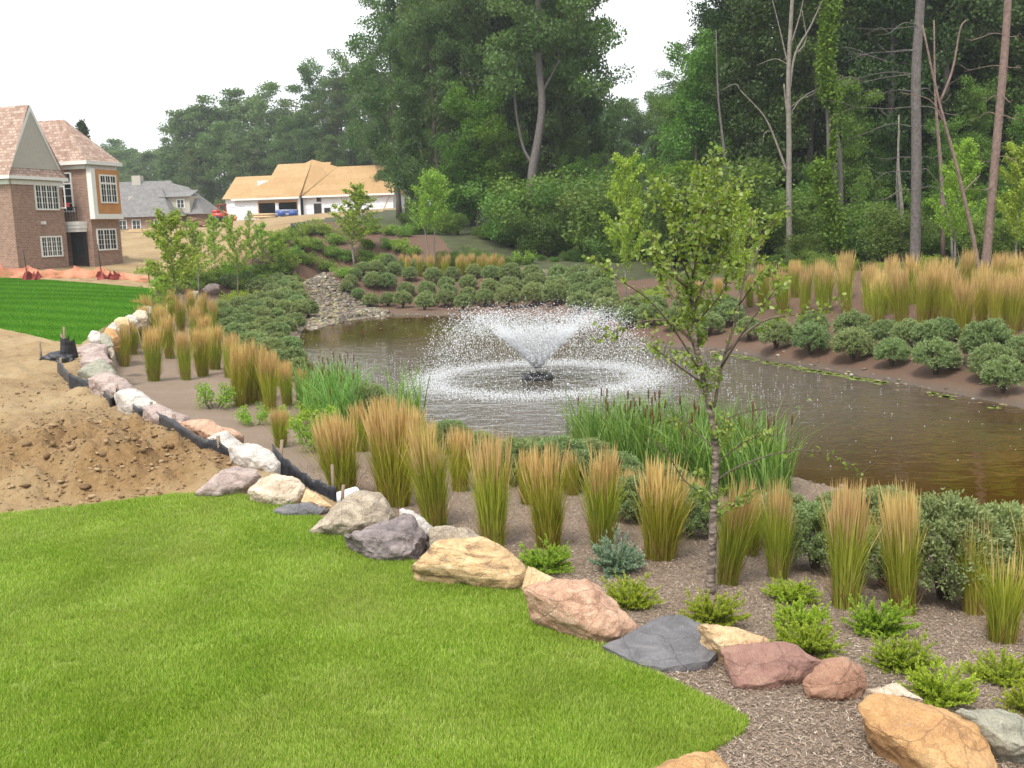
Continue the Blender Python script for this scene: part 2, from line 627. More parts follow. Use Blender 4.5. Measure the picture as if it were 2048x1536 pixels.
m_mulch, nt, bs, _ = new_mat('mulch')
p = pos(nt)
sep = N(nt, 'SeparateXYZ'); nt.links.new(p, sep.inputs[0])
fine = noise(nt, 55, 3, 0.7, mapping(nt, p, (1, 1, 1)))
big = noise(nt, 1.1, 4, 0.6, p)
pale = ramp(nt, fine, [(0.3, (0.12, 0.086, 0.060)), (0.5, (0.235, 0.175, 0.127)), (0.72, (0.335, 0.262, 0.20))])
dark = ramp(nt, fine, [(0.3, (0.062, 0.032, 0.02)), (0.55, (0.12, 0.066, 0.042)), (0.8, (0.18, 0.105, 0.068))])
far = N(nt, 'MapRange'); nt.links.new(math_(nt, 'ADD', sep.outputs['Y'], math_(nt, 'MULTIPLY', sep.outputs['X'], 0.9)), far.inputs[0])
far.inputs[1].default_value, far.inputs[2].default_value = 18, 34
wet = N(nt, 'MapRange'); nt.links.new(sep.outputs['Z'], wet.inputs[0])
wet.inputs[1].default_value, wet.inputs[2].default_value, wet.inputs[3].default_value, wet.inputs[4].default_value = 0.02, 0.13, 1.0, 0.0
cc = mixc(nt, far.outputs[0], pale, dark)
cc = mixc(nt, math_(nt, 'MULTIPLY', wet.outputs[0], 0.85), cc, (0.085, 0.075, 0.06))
cc = mixc(nt, math_(nt, 'MULTIPLY', ramp(nt, big, [(0.35, (0, 0, 0)), (0.7, (1, 1, 1))]), 0.4), cc, (0.15, 0.09, 0.055))
nt.links.new(cc, bs.inputs['Base Color']); bs.inputs['Roughness'].default_value = 0.85
bump(nt, bs, fine, 0.9, 0.03)

m_soil, nt, bs, _ = new_mat('bare_soil')
p = pos(nt)
n1 = noise(nt, 0.55, 6, 0.65, p)
n2 = noise(nt, 14, 5, 0.7, p)
c = ramp(nt, n1, [(0.32, (0.17, 0.105, 0.042)), (0.47, (0.26, 0.178, 0.080)), (0.68, (0.35, 0.26, 0.138))])
c = mixc(nt, math_(nt, 'MULTIPLY', ramp(nt, n2, [(0.4, (0, 0, 0)), (0.75, (1, 1, 1))]), 0.6), c, (0.37, 0.265, 0.155))
dg = N(nt, 'Attribute', attribute_name='tint')
dgf = math_(nt, 'MULTIPLY', ramp(nt, math_(nt, 'ADD', dg.outputs['Fac'], math_(nt, 'MULTIPLY_ADD', noise(nt, 2.2, 5, 0.7, p), 1.1, -0.55)), [(0.42, (0, 0, 0)), (0.85, (1, 1, 1))]), 0.7)
c = mixc(nt, dgf, c, ramp(nt, n2, [(0.3, (0.13, 0.068, 0.022)), (0.65, (0.26, 0.15, 0.055))]))
c = mixc(nt, math_(nt, 'MULTIPLY', ramp(nt, noise(nt, 5, 5, 0.7, p), [(0.5, (0, 0, 0)), (0.7, (1, 1, 1))]), 0.5), c, (0.20, 0.11, 0.05))
nt.links.new(c, bs.inputs['Base Color']); bs.inputs['Roughness'].default_value = 0.95
bump(nt, bs, n2, 1.0, 0.05)

m_bedrock, nt, bs, _ = new_mat('stream_bed')
p = pos(nt)
c = ramp(nt, noise(nt, 7, 5, 0.7, p), [(0.3, (0.09, 0.075, 0.06)), (0.5, (0.22, 0.19, 0.15)), (0.7, (0.20, 0.20, 0.07))])
nt.links.new(c, bs.inputs['Base Color']); bs.inputs['Roughness'].default_value = 0.8

m_lawn2, nt, bs, _ = new_mat('mown_lawn')
p = pos(nt)
w = N(nt, 'TexWave', wave_type='BANDS', bands_direction='X', wave_profile='SIN')
w.inputs['Scale'].default_value = 0.16; w.inputs['Distortion'].default_value = 0.6; w.inputs['Detail'].default_value = 1.0
nt.links.new(mapping(nt, p, (1, 1, 1), (0, 0, radians(105))), w.inputs[0])
c1 = mixc(nt, w.outputs['Fac'], (0.045, 0.155, 0.006), (0.075, 0.205, 0.013))
c1 = mixc(nt, math_(nt, 'MULTIPLY', noise(nt, 22, 4, 0.7, p), 0.4), c1, (0.065, 0.16, 0.012))
nt.links.new(c1, bs.inputs['Base Color']); bs.inputs['Roughness'].default_value = 0.95; bs.inputs['Specular IOR Level'].default_value = 0.05
bump(nt, bs, noise(nt, 40, 3, 0.7, p), 0.8, 0.05)

m_lawn, nt, bs, _ = new_mat('lawn_ground')
p = pos(nt)
c = ramp(nt, noise(nt, 25, 4, 0.7, p), [(0.3, (0.07, 0.11, 0.008)), (0.7, (0.16, 0.21, 0.02))])
nt.links.new(c, bs.inputs['Base Color']); bs.inputs['Roughness'].default_value = 0.9

zone_mesh('ground', zone == 0, m_wood)
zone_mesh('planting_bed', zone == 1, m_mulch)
zone_mesh('bare_soil', zone == 2, m_soil)
zone_mesh('stream_bed', zone == 3, m_bedrock)
zone_mesh('neighbour_lawn', zone == 4, m_lawn2)
zone_mesh('lawn', zone == 5, m_lawn)

# ------------------------------------------------------------------ pond water
FOUNT = at(1075, 757, 0)
m_water, nt, bs, _ = new_mat('pond_water')
p = pos(nt)
sub = N(nt, 'VectorMath', operation='SUBTRACT'); nt.links.new(p, sub.inputs[0]); sub.inputs[1].default_value = FOUNT
ln = N(nt, 'VectorMath', operation='LENGTH'); nt.links.new(sub.outputs[0], ln.inputs[0])
dist_f = ln.outputs['Value']
near_f = N(nt, 'MapRange', interpolation_type='SMOOTHSTEP'); nt.links.new(dist_f, near_f.inputs[0])
for i, v in ((1, 6.0), (2, 14.0), (3, 1.0), (4, 0.0)): near_f.inputs[i].default_value = v
murk = ramp(nt, noise(nt, 0.5, 3, 0.5, p), [(0.3, (0.040, 0.0185, 0.0012)), (0.7, (0.058, 0.030, 0.0028))])
stir_sky_grey = mixc(nt, math_(nt, 'MULTIPLY', near_f.outputs[0], 0.7), murk, (0.10, 0.092, 0.082))  # greyer round the fountain: aerated water, with sky reflection put into the colour
nt.links.new(stir_sky_grey, bs.inputs['Base Color'])
bs.inputs['Roughness'].default_value = 0.035
bs.inputs['IOR'].default_value = 1.33
r1 = noise(nt, 1.35, 2, 0.5, mapping(nt, p, (0.8, 1.25, 1), (0, 0, radians(-12))), 0.5)
r2 = noise(nt, 5.0, 2, 0.55, mapping(nt, p, (0.8, 1.3, 1), (0, 0, radians(15))), 0.3)
a1 = math_(nt, 'MULTIPLY_ADD', near_f.outputs[0], 0.085, 0.010)
a2 = math_(nt, 'MULTIPLY_ADD', near_f.outputs[0], 0.03, 0.002)
hgt = math_(nt, 'ADD', math_(nt, 'MULTIPLY', r1, a1), math_(nt, 'MULTIPLY', r2, a2))
bump(nt, bs, hgt, 1.0, 1.0)
cen = SHORE.mean(0)
outer = SHORE.copy()
seg = np.roll(SHORE, -1, 0) - np.roll(SHORE, 1, 0)
nrm = np.stack([seg[:, 1], -seg[:, 0]], 1); nrm /= np.linalg.norm(nrm, axis=1)[:, None]
test = inside(SHORE + nrm * 0.02, SHORE)
nrm[test] *= -1
outer = SHORE + nrm * 0.22
vv, ee, ff, *_ = delaunay_2d_cdt([Vector(v) for v in outer], [], [list(range(len(outer)))], 1, 1e-4)
me = bpy.data.meshes.new('water')
me.from_pydata([(v[0], v[1], 0.0) for v in vv], [], [list(f) for f in ff])
me.materials.append(m_water)
me.update()
if me.polygons[0].normal.z < 0: me.flip_normals()
tag(link('water', me), kind='structure')

# ------------------------------------------------------------------ plant materials
M_BARK = plain('bark', (0.085, 0.07, 0.055), 0.9, 0.4, 9, 0.6)
M_BARK_PALE = plain('pale_bark', (0.20, 0.18, 0.155), 0.85, 0.35, 7, 0.5)
M_BARK_GREY = plain('grey_bark', (0.12, 0.105, 0.10), 0.9, 0.4, 10, 0.7)
M_BARK_PINK = plain('pinkish_bark', (0.185, 0.128, 0.108), 0.9, 0.35, 8, 0.7)
M_TWIG = plain('twig', (0.10, 0.075, 0.055), 0.85, 0.3, 15)
M_OAK = foliage('oak_leaves', (0.05, 0.10, 0.026), (0.125, 0.20, 0.06), 0.38, 0.25)
M_MID = foliage('mid_green_leaves', (0.065, 0.14, 0.018), (0.17, 0.28, 0.055), 0.4, 0.25)
M_HAZED = foliage('hazed_tree_leaves', (0.07, 0.125, 0.04), (0.16, 0.23, 0.08), 0.35, 0.2)  # distance haze is put into these paler leaf colours
M_PINE = foliage('pine_needles', (0.022, 0.05, 0.009), (0.07, 0.12, 0.024), 0.28, 0.3)
M_LIME = foliage('lime_leaves', (0.16, 0.26, 0.022), (0.36, 0.47, 0.085), 0.46, 0.12)
M_BIRCH = foliage('birch_leaves', (0.12, 0.21, 0.025), (0.30, 0.39, 0.09), 0.42, 0.1, 0.42, spec=0.5)
M_BUSH = foliage('bush_leaves', (0.055, 0.115, 0.017), (0.15, 0.235, 0.05), 0.35, 0.35)
M_HILL = foliage('hill_shrub_leaves', (0.10, 0.185, 0.022), (0.25, 0.36, 0.075), 0.35, 0.18)
M_WILLOW = foliage('willow_leaves', (0.14, 0.195, 0.075), (0.30, 0.37, 0.175), 0.33, 0.1, 0.6)
M_JUNIPER = foliage('juniper_needles', (0.14, 0.22, 0.012), (0.37, 0.46, 0.05), 0.35, 0.12)
M_JUNIPER_BLUE = foliage('blue_juniper_needles', (0.10, 0.17, 0.10), (0.27, 0.37, 0.27), 0.3, 0.05)
M_BLADE = foliage('reed_grass_blades', (0.19, 0.225, 0.018), (0.50, 0.49, 0.095), 0.5, 0.1)
M_STRAW = foliage('dry_straw', (0.22, 0.13, 0.055), (0.40, 0.27, 0.13), 0.3, 0.1)
M_PLUME = foliage('reed_grass_plumes', (0.43, 0.295, 0.14), (0.72, 0.56, 0.34), 0.5, 0.08, hue=0.008)
M_CATTAIL = foliage('cattail_leaves', (0.06, 0.15, 0.03), (0.25, 0.37, 0.09), 0.38, 0.1)
M_SPIKE = plain('cattail_spike', (0.10, 0.04, 0.018), 0.8, 0.2, 20)


# ------------------------------------------------------------------ trees
def branch_path(rng, p0, d0, L, n=5, up=0.25, wob=0.12):
    P = [np.asarray(p0, float)]
    d = np.asarray(d0, float) / np.linalg.norm(d0)
    for _ in range(n):
        d = d + np.array([0, 0, up / n]) + rng.normal(size=3) * wob
        d /= np.linalg.norm(d)
        P.append(P[-1] + d * L / n)
    return np.array(P)


def leaf_blob(rng, mb, c, r, n, size, flat=0.65, shell=0.5, tint0=0.5):
    d = rnd_dirs(rng, n)
    rad = r * rng.random(n) ** shell
    P = c + d * rad[:, None] * np.array([1, 1, flat])
    U = rnd_dirs(rng, n) + np.array([0, 0, 0.1]) + d * 0.5
    U /= np.linalg.norm(U, axis=1)[:, None]
    W = perp(rng, U)
    s = size * rng.uniform(0.65, 1.3, n)
    mb.leaves(P, U * s[:, None], W * (s * 0.34)[:, None], np.clip(rng.normal(tint0, 0.25, n), 0, 1))


def tree_meshes(seed, H, base, crown_r, tr, nl, leaf_n, leaf_s, bark, leaves, lean=0.03, top=1.0, prof='round', blob=1.0, curve=0.35):
    rng = np.random.default_rng(seed)
    w, f = MB(), MB()
    n = 12
    t = np.linspace(0, 1, n)
    ph = rng.uniform(0, 6.28, 2)
    tx = np.column_stack([lean * H * t + curve * np.sin(t * 5 + ph[0]) * t, curve * np.sin(t * 4 + ph[1]) * t, H * 0.93 * t])
    w.tube(tx, tr * (1 - 0.85 * t) + tr * 0.35 * np.exp(-t * 25), 8)
    tips = []
    for i in range(nl):
        s = base / H + (0.97 - base / H) * ((i + rng.uniform(0, 0.6)) / nl)
        k = s * (n - 1); a = int(min(k, n - 2)); p0 = tx[a] + (tx[a + 1] - tx[a]) * (k - a)
        u = (s - base / H) / (1 - base / H)
        if prof == 'round': rad = crown_r * (0.55 + 0.65 * sin(pi * min(1, 0.25 + u * 0.72)))
        elif prof == 'cone': rad = crown_r * (1.02 - u) ** 0.8
        else: rad = crown_r * (0.75 + 0.3 * sin(7 * u + seed))
        rad *= rng.uniform(0.55, 1.15)
        az = i * 2.399 + rng.uniform(-0.5, 0.5)
        d = np.array([cos(az), sin(az), 0.25 + 0.7 * u])
        P = branch_path(rng, p0, d, rad, 5, 0.5)
        w.tube(P, np.linspace(max(tr * 0.3 * (1 - 0.7 * u), 0.02), 0.015, len(P)), 5)
        tips.append((P[-1], 1.0)); tips.append((P[3], 0.8))
        for j in range(3):
            q = P[rng.integers(2, 5)]
            d2 = (P[-1] - P[0]) / (np.linalg.norm(P[-1] - P[0]) + 1e-6) + rng.normal(size=3) * 0.75
            B = branch_path(rng, q, d2, rad * rng.uniform(0.3, 0.55), 3, 0.3)
            w.tube(B, np.linspace(max(tr * 0.1, 0.02), 0.01, len(B)), 4, cap=False)
            tips.append((B[-1], 0.9))
    tips.append((tx[-1], 1.0))
    per = max(6, int(leaf_n / len(tips)))
    for c, k in tips:
        r = blob * crown_r * 0.30 * k * rng.uniform(0.6, 1.25)
        leaf_blob(rng, f, c, r, per, leaf_s, rng.uniform(0.45, 0.8), 0.45, rng.uniform(0.3, 0.7))
    return [('trunk', w.mesh('trunk', bark, True)), ('crown', f.mesh('crown', leaves))]


P_OAK = [Proto('broadleaf_tree', tree_meshes(s, 22, b, r, 0.34, nl, 30000, 0.27, M_BARK, M_OAK, prof=pf, blob=0.9))
         for s, b, r, nl, pf in ((1, 3, 5.2, 28, 'round'), (2, 1.5, 4.6, 30, 'tall'), (3, 4, 5.6, 26, 'round'), (4, 1.0, 4.4, 32, 'tall'))]
P_HAZED = [Proto('hazed_broadleaf_tree', tree_meshes(s, 20, b, r, 0.3, 26, 16000, 0.36, M_BARK_GREY, M_HAZED, prof='round', blob=0.82))
          for s, b, r in ((11, .8, 5.2), (12, 1.2, 6.0), (13, .6, 4.8))]
P_LIMETREE = [Proto('lime_green_tree', tree_meshes(21, 10, 1.5, 3.0, 0.14, 26, 13000, 0.2, M_BARK, foliage('bright_tree_leaves', (0.055, 0.135, 0.01), (0.14, 0.25, 0.03), 0.4, 0.15), prof='tall'))]
P_TALLPINE = [Proto('tall_dark_tree', tree_meshes(31, 24, 3.5, 4.6, 0.3, 34, 28000, 0.24, M_BARK_GREY, M_PINE, prof='tall')),
              Proto('tall_dark_tree', tree_meshes(32, 24, 1.5, 4.2, 0.26, 38, 28000, 0.24, M_BARK_GREY, M_PINE, prof='tall'))]
P_SPRUCE = [Proto('spruce_tree', tree_meshes(41, 14, 0.8, 2.6, 0.2, 60, 9000, 0.3, M_BARK, M_PINE, prof='cone', blob=0.7, curve=0.05))]


def bush_meshes(seed, H, R, n, size, leaves, nst=9, flat=0.75, stem=1.0):
    rng = np.random.default_rng(seed)
    w, f = MB(), MB()
    for i in range(nst):
        az = i * 2.399
        d = np.array([cos(az) * 0.6, sin(az) * 0.6, 1.0])
        P = branch_path(rng, (0.08 * cos(az), 0.08 * sin(az), -0.05), d, H * rng.uniform(0.65, 0.95), 5, 0.1, 0.14)
        w.tube(P, np.linspace(0.03, 0.008, len(P)) * stem, 4, cap=False)
        for k in (2, 3, 4, 5):
            c = P[k] + rng.normal(size=3) * R * 0.2
            c[2] = max(c[2], 0.25 * H)
            leaf_blob(rng, f, c, R * rng.uniform(0.3, 0.5), n // (nst * 4), size, flat, 0.45, rng.uniform(0.3, 0.7))
    return [('stems', w.mesh('stems', M_TWIG)), ('foliage', f.mesh('foliage', leaves))]


P_BUSH = [Proto('woodland_bush', bush_meshes(s, 3.0, 1.7, 12000, 0.11, M_BUSH, 10)) for s in (51, 52, 53)]
P_LIMEBUSH = [Proto('lime_green_bush', bush_meshes(55, 2.2, 1.3, 4500, 0.13, M_LIME, 9))]
P_HILL = [Proto('hillside_shrub', bush_meshes(s, 1.5, 1.05, 3000, 0.13, M_HILL, 9, 0.7)) for s in (57, 58)]


def young_tree_meshes(seed, H, n, size, spread=0.26, bark=M_BARK_PALE, leaves=M_LIME, stems=1, base=0.3):
    rng = np.random.default_rng(seed)
    w, f = MB(), MB()
    for s in range(stems):
        t = np.linspace(0, 1, 8)
        off = (s - (stems - 1) / 2) * 0.3
        tx = np.column_stack([off + off * 1.2 * t + 0.05 * H * np.sin(t * 4 + seed + s) * t, 0.04 * H * np.sin(t * 5 + 2 * s) * t, H * t])
        w.tube(tx, 0.045 * (1 - 0.85 * t) * (H / 4) ** 0.5, 6)
        nb = 26
        for i in range(nb):
            sct = base + (0.98 - base) * i / nb
            k = sct * 7; a = int(min(k, 6)); p0 = tx[a] + (tx[a + 1] - tx[a]) * (k - a)
            L = H * spread * (1.15 - sct) * rng.uniform(0.6, 1.25) + 0.15
            az = i * 2.399 + rng.uniform(-0.4, 0.4)
            P = branch_path(rng, p0, (cos(az), sin(az), 0.75), L, 5, 0.25, 0.13)
            w.tube(P, np.linspace(0.014, 0.004, len(P)), 4, cap=False)
            m = int(n / nb / stems)
            q = rng.random(m) ** 0.7 * 5
            a = np.minimum(q.astype(int), 4)
            C = P[a] + (P[a + 1] - P[a]) * (q - a)[:, None] + rng.normal(size=(m, 3)) * 0.055 * H / 4
            U = rnd_dirs(rng, m) + np.array([0, 0, -0.1]); U /= np.linalg.norm(U, axis=1)[:, None]
            sz = size * rng.uniform(0.6, 1.3, m)
            f.leaves(C, U * sz[:, None], perp(rng, U) * (sz * 0.36)[:, None], rng.random(m))
    return [('trunk', w.mesh('trunk', bark, True)), ('crown', f.mesh('crown', leaves))]


P_YOUNG = [Proto('young_tree', young_tree_meshes(61, 4.2, 3600, 0.10, 0.40)), Proto('young_tree', young_tree_meshes(62, 4.2, 3200, 0.10, 0.44)),
           Proto('young_tree', young_tree_meshes(63, 4.2, 3200, 0.10, 0.34))]
P_TWIN = Proto('twin_stem_birch', young_tree_meshes(66, 6.0, 5200, 0.11, 0.36, stems=2, base=0.42))
P_YOUNG_WIDE = Proto('young_tree', young_tree_meshes(67, 5.2, 6500, 0.10, 0.38, base=0.22))


# ------------------------------------------------------------------ grasses and small shrubs
def blade_strip(mb, P, wid, side, tint):
    """P: (N,k,3) centre lines, wid (N,k), side (N,3)"""
    Nn, k = P.shape[:2]
    V = np.stack([P - side[:, None] * wid[..., None], P + side[:, None] * wid[..., None]], 2).reshape(-1, 3)
    b = (np.arange(Nn) * 2 * k)[:, None] + np.arange(k - 1)[None] * 2
    Q = np.stack([b, b + 1, b + 3, b + 2], -1).reshape(-1, 4)
    mb.add(V, Q, tint=np.repeat(tint, 2 * k))


def arcs(rng, n, base_r, h, lean, bend, k=4):
    az = rng.uniform(0, 2 * pi, n)
    d = np.stack([np.cos(az), np.sin(az)], 1)
    r0 = base_r * np.sqrt(rng.random(n))
    az2 = az + rng.normal(0, 0.5, n)
    o = np.stack([np.cos(az2), np.sin(az2)], 1)
    t = np.linspace(0, 1, k)
    ln, bd = lean * rng.random(n) ** 0.8, bend * rng.random(n)
    hor = ln[:, None] * t + bd[:, None] * t ** 2.4
    xy = d[:, None] * r0[:, None, None] + o[:, None] * hor[..., None] * h[:, None, None]
    z = h[:, None] * (t - 0.35 * bd[:, None] * t ** 3)
    return np.concatenate([xy, z[..., None]], -1), az2


def reed_grass_meshes(seed, H=1.25, nb=420, npl=150):
    rng = np.random.default_rng(seed)
    b, p = MB(), MB()
    h = H * rng.uniform(0.3, 0.86, nb)
    P, az = arcs(rng, nb, 0.14, h, 0.09, 0.30)
    P += (rng.normal(size=(nb, 1, 3)) * np.array([1, 1, 0])) * np.linspace(0, 1, 4)[None, :, None] ** 1.5 * 0.05
    side = np.stack([-np.sin(az + rng.normal(0, 0.8, nb)), np.cos(az), np.zeros(nb)], 1)
    blade_strip(b, P, np.array([0.0055, 0.0055, 0.004, 0.0008])[None] * rng.uniform(0.7, 1.3, nb)[:, None], side, rng.random(nb))
    hs = H * (0.60 + 0.44 * rng.beta(2.0, 1.5, npl))
    S, az = arcs(rng, npl, 0.16, hs, 0.065, 0.05, 5)
    S += (rng.normal(size=(npl, 1, 3)) * np.array([1, 1, 0])) * np.linspace(0, 1, 5)[None, :, None] ** 1.5 * 0.045 * (1 + 2.5 * (rng.random((npl, 1, 1)) < 0.13))
    gap = vnoise(S[:, -1] + seed, 6.0)
    S = S[gap > -0.35]; npl = len(S)
    side = rnd_dirs(rng, npl) * np.array([1, 1, 0.0]); side /= np.linalg.norm(side, axis=1)[:, None]
    blade_strip(b, S[:, :4], np.full((npl, 4), 0.0032), side, rng.random(npl))
    # plumes on the upper part of the stems
    t = np.linspace(0, 1, 5)
    lo = rng.uniform(0.45, 1.0, npl)[:, None]
    a0, a1 = S[:, 3] * lo + S[:, 2] * (1 - lo), S[:, 4]
    L = a0[:, None] + (a1 - a0)[:, None] * t[None, :, None]
    L += rng.normal(size=(npl, 1, 3)) * 0.004
    wp = np.array([0.0015, 0.004, 0.0052, 0.0036, 0.0008])[None] * rng.uniform(0.7, 1.3, npl)[:, None]
    tt = rng.random(npl)
    blade_strip(p, L, wp, side, tt)
    blade_strip(p, L, wp, np.cross(side, [0, 0, 1.0]), tt)
    # dry straw skirt
    d = MB()
    ns = 110
    h2 = H * rng.uniform(0.15, 0.4, ns)
    P, az = arcs(rng, ns, 0.14, h2, 0.6, 0.6)
    blade_strip(d, P, np.array([0.0045, 0.0045, 0.0035, 0.0008])[None] * np.ones((ns, 1)), np.stack([-np.sin(az), np.cos(az), np.zeros(ns)], 1), rng.random(ns))
    return [('blades', b.mesh('blades', M_BLADE)), ('plumes', p.mesh('plumes', M_PLUME)), ('dry_skirt', d.mesh('dry_skirt', M_STRAW))]


P_REED = [Proto('reed_grass', reed_grass_meshes(s, 1.25, nb, npl)) for s, nb, npl in ((71, 520, 330), (72, 480, 270), (73, 540, 360), (74, 500, 200))]
P_REED_SPARSE = Proto('reed_grass', reed_grass_meshes(75, 1.2, 480, 45))


def willow_meshes(seed, R=0.5, n=6500, ls=0.05):
    rng = np.random.default_rng(seed)
    w, f = MB(), MB()
    ns = 240
    d = rnd_dirs(rng, ns)
    d[:, 2] = np.abs(d[:, 2]) * 1.0 + rng.uniform(-0.75, 0.25, ns)
    d /= np.linalg.norm(d, axis=1)[:, None]
    c = np.array([0, 0, R * 0.92])
    lump = 1 + 0.10 * vnoise(d * 2 + seed, 1.3)
    tip = c + d * (R * lump * rng.uniform(0.92, 1.03, ns))[:, None] * np.array([1, 1, 0.92])
    for i in range(0, ns, 6):
        P = np.array([[0.04 * d[i, 0], 0.04 * d[i, 1], -0.03], c * 0.5 + d[i] * R * 0.18, tip[i]])
        w.tube(P, [0.009, 0.006, 0.003], 4, cap=False)
    i = rng.integers(0, ns, n)
    t = rng.random(n) ** 0.6
    root = c + d[i] * R * 0.45
    C = root + (tip[i] - root) * t[:, None] + rng.normal(size=(n, 3)) * R * 0.045
    U = d[i] * 0.8 + rnd_dirs(rng, n) * 1.0 + np.array([0, 0, 0.25])
    U /= np.linalg.norm(U, axis=1)[:, None]
    s = ls * rng.uniform(0.7, 1.3, n)
    f.leaves(C, U * s[:, None], perp(rng, U) * (s * 0.2)[:, None], rng.random(n))
    return [('stems', w.mesh('stems', M_TWIG)), ('foliage', f.mesh('foliage', M_WILLOW))]


P_BALL = [Proto('ball_willow', willow_meshes(s, 0.5, 15000, 0.052)) for s in (81, 82, 83)]
P_BALL_NEAR = [Proto('ball_willow', willow_meshes(s, 0.5, 26000, 0.04)) for s in (87, 88)]
P_BALL_FAR = [Proto('ball_willow', willow_meshes(s, 0.5, 8000, 0.072)) for s in (84, 85, 86)]


def juniper_meshes(seed, mat, R=0.36, H=0.26, nb=60):
    rng = np.random.default_rng(seed)
    w, f = MB(), MB()
    for i in range(nb):
        az = i * 2.399 + rng.uniform(-0.3, 0.3)
        el = rng.uniform(0.25, 1.0) * (1.0 if i % 3 else 1.25)
        L = R * rng.uniform(0.65, 1.2)
        P = branch_path(rng, (0, 0, 0.0), (cos(az) * cos(el), sin(az) * cos(el), sin(el) * 0.9), L, 6, -0.1, 0.08)
        w.tube(P, np.linspace(0.007, 0.002, len(P)), 4, cap=False)
        # feathery side sprays
        for j in range(15):
            q = rng.uniform(1.2, 6); a = min(int(q), 5)
            p0 = P[a] + (P[a + 1] - P[a]) * (q - a)
            ax = P[a + 1] - P[a]; ax /= np.linalg.norm(ax)
            sd = np.cross(ax, [0, 0, 1.0]) * rng.choice([-1, 1]) + ax * 1.1 + np.array([0, 0, rng.uniform(0, 0.5)])
            sd /= np.linalg.norm(sd)
            l2 = rng.uniform(0.05, 0.1)
            m = 15
            tq = np.linspace(0.1, 1, m)
            C = p0 + sd * (l2 * tq)[:, None]
            U = sd + rnd_dirs(rng, m) * 0.75; U /= np.linalg.norm(U, axis=1)[:, None]
            s = rng.uniform(0.018, 0.032, m)
            f.leaves(C, U * s[:, None], perp(rng, U) * (s * 0.26)[:, None], np.clip(tq * 0.6 + rng.random(m) * 0.4, 0, 1))
    return [('stems', w.mesh('stems', M_TWIG)), ('foliage', f.mesh('foliage', mat))]


P_JUN = [Proto('juniper', juniper_meshes(s, M_JUNIPER)) for s in (91, 92, 93)]
P_JUN_BLUE = Proto('juniper', juniper_meshes(95, M_JUNIPER_BLUE, 0.36, 0.3, 64))
P_SAPLING = [Proto('shrub_sapling', bush_meshes(97, 0.85, 0.36, 1300, 0.055, M_LIME, 7, 1.1, 0.4))]

rnd = random.Random(5)
pick = lambda L: L[rnd.randrange(len(L))]
ang = lambda: rnd.uniform(0, 6.28)

# ------------------------------------------------------------------ boulders


def rock_mat(name, stops, scale=5.0, bands=0.0, speck=0.5, rough=0.8, bmp=0.6, rot=(0.4, 0.3, 0.2)):
    m, nt, bs, _ = new_mat(name)
    p = objc(nt)
    v = mapping(nt, p, (1, 1, 1 + bands), rot)
    n1 = noise(nt, scale, 6, 0.65, v, 0.6 + bands * 0.15)
    c = ramp(nt, n1, stops)
    n2 = noise(nt, 70, 3, 0.7, p)
    lo = [x * 0.55 for x in stops[0][1]]
    hi = [min(0.85, x * 1.3 + 0.05) for x in stops[-1][1]]
    c = mixc(nt, math_(nt, 'MULTIPLY', ramp(nt, n2, [(0.58, (0, 0, 0)), (0.68, (1, 1, 1))]), speck), c, hi)
    c = mixc(nt, math_(nt, 'MULTIPLY', ramp(nt, n2, [(0.32, (1, 1, 1)), (0.42, (0, 0, 0))]), speck), c, lo)
    st = noise(nt, 2.2, 5, 0.7, p)
    c = mixc(nt, math_(nt, 'MULTIPLY', ramp(nt, st, [(0.55, (0, 0, 0)), (0.75, (1, 1, 1))]), 0.35), c, [x * 0.6 for x in stops[0][1]])
    gr = noise(nt, 190, 2, 0.8, p)
    c = mixc(nt, 0.55, c, ramp(nt, gr, [(0.3, (0.22, 0.21, 0.20)), (0.5, (0.5, 0.5, 0.5)), (0.7, (0.80, 0.79, 0.77))]), 'OVERLAY')
    crk = N(nt, 'TexVoronoi', feature='DISTANCE_TO_EDGE'); crk.inputs['Scale'].default_value = 3.2
    wob = N(nt, 'Mix', data_type='VECTOR'); wob.inputs[0].default_value = 0.16
    nn = N(nt, 'TexNoise'); nn.inputs['Scale'].default_value = 5; nn.inputs['Detail'].default_value = 4; nt.links.new(v, nn.inputs['Vector'])
    nt.links.new(v, wob.inputs[4]); nt.links.new(nn.outputs['Color'], wob.inputs[5]); nt.links.new(wob.outputs[1], crk.inputs['Vector'])
    cf = ramp(nt, crk.outputs['Distance'], [(0.0, (1, 1, 1)), (0.022, (0, 0, 0))])
    cf = math_(nt, 'MULTIPLY', cf, math_(nt, 'MULTIPLY', st, 0.9))
    c = mixc(nt, cf, c, [x * 0.4 for x in stops[0][1]])
    lich = ramp(nt, noise(nt, 6.5, 6, 0.75, p), [(0.60, (0, 0, 0)), (0.66, (1, 1, 1))])
    c = mixc(nt, math_(nt, 'MULTIPLY', lich, 0.35), c, (0.30, 0.29, 0.23))
    nt.links.new(c, bs.inputs['Base Color'])
    bs.inputs['Roughness'].default_value = rough
    h = math_(nt, 'ADD', n1, math_(nt, 'MULTIPLY', noise(nt, 28, 6, 0.75, p), 0.9))
    h = math_(nt, 'SUBTRACT', h, math_(nt, 'MULTIPLY', cf, 0.5))
    bump(nt, bs, h, bmp, 0.04)
    return m


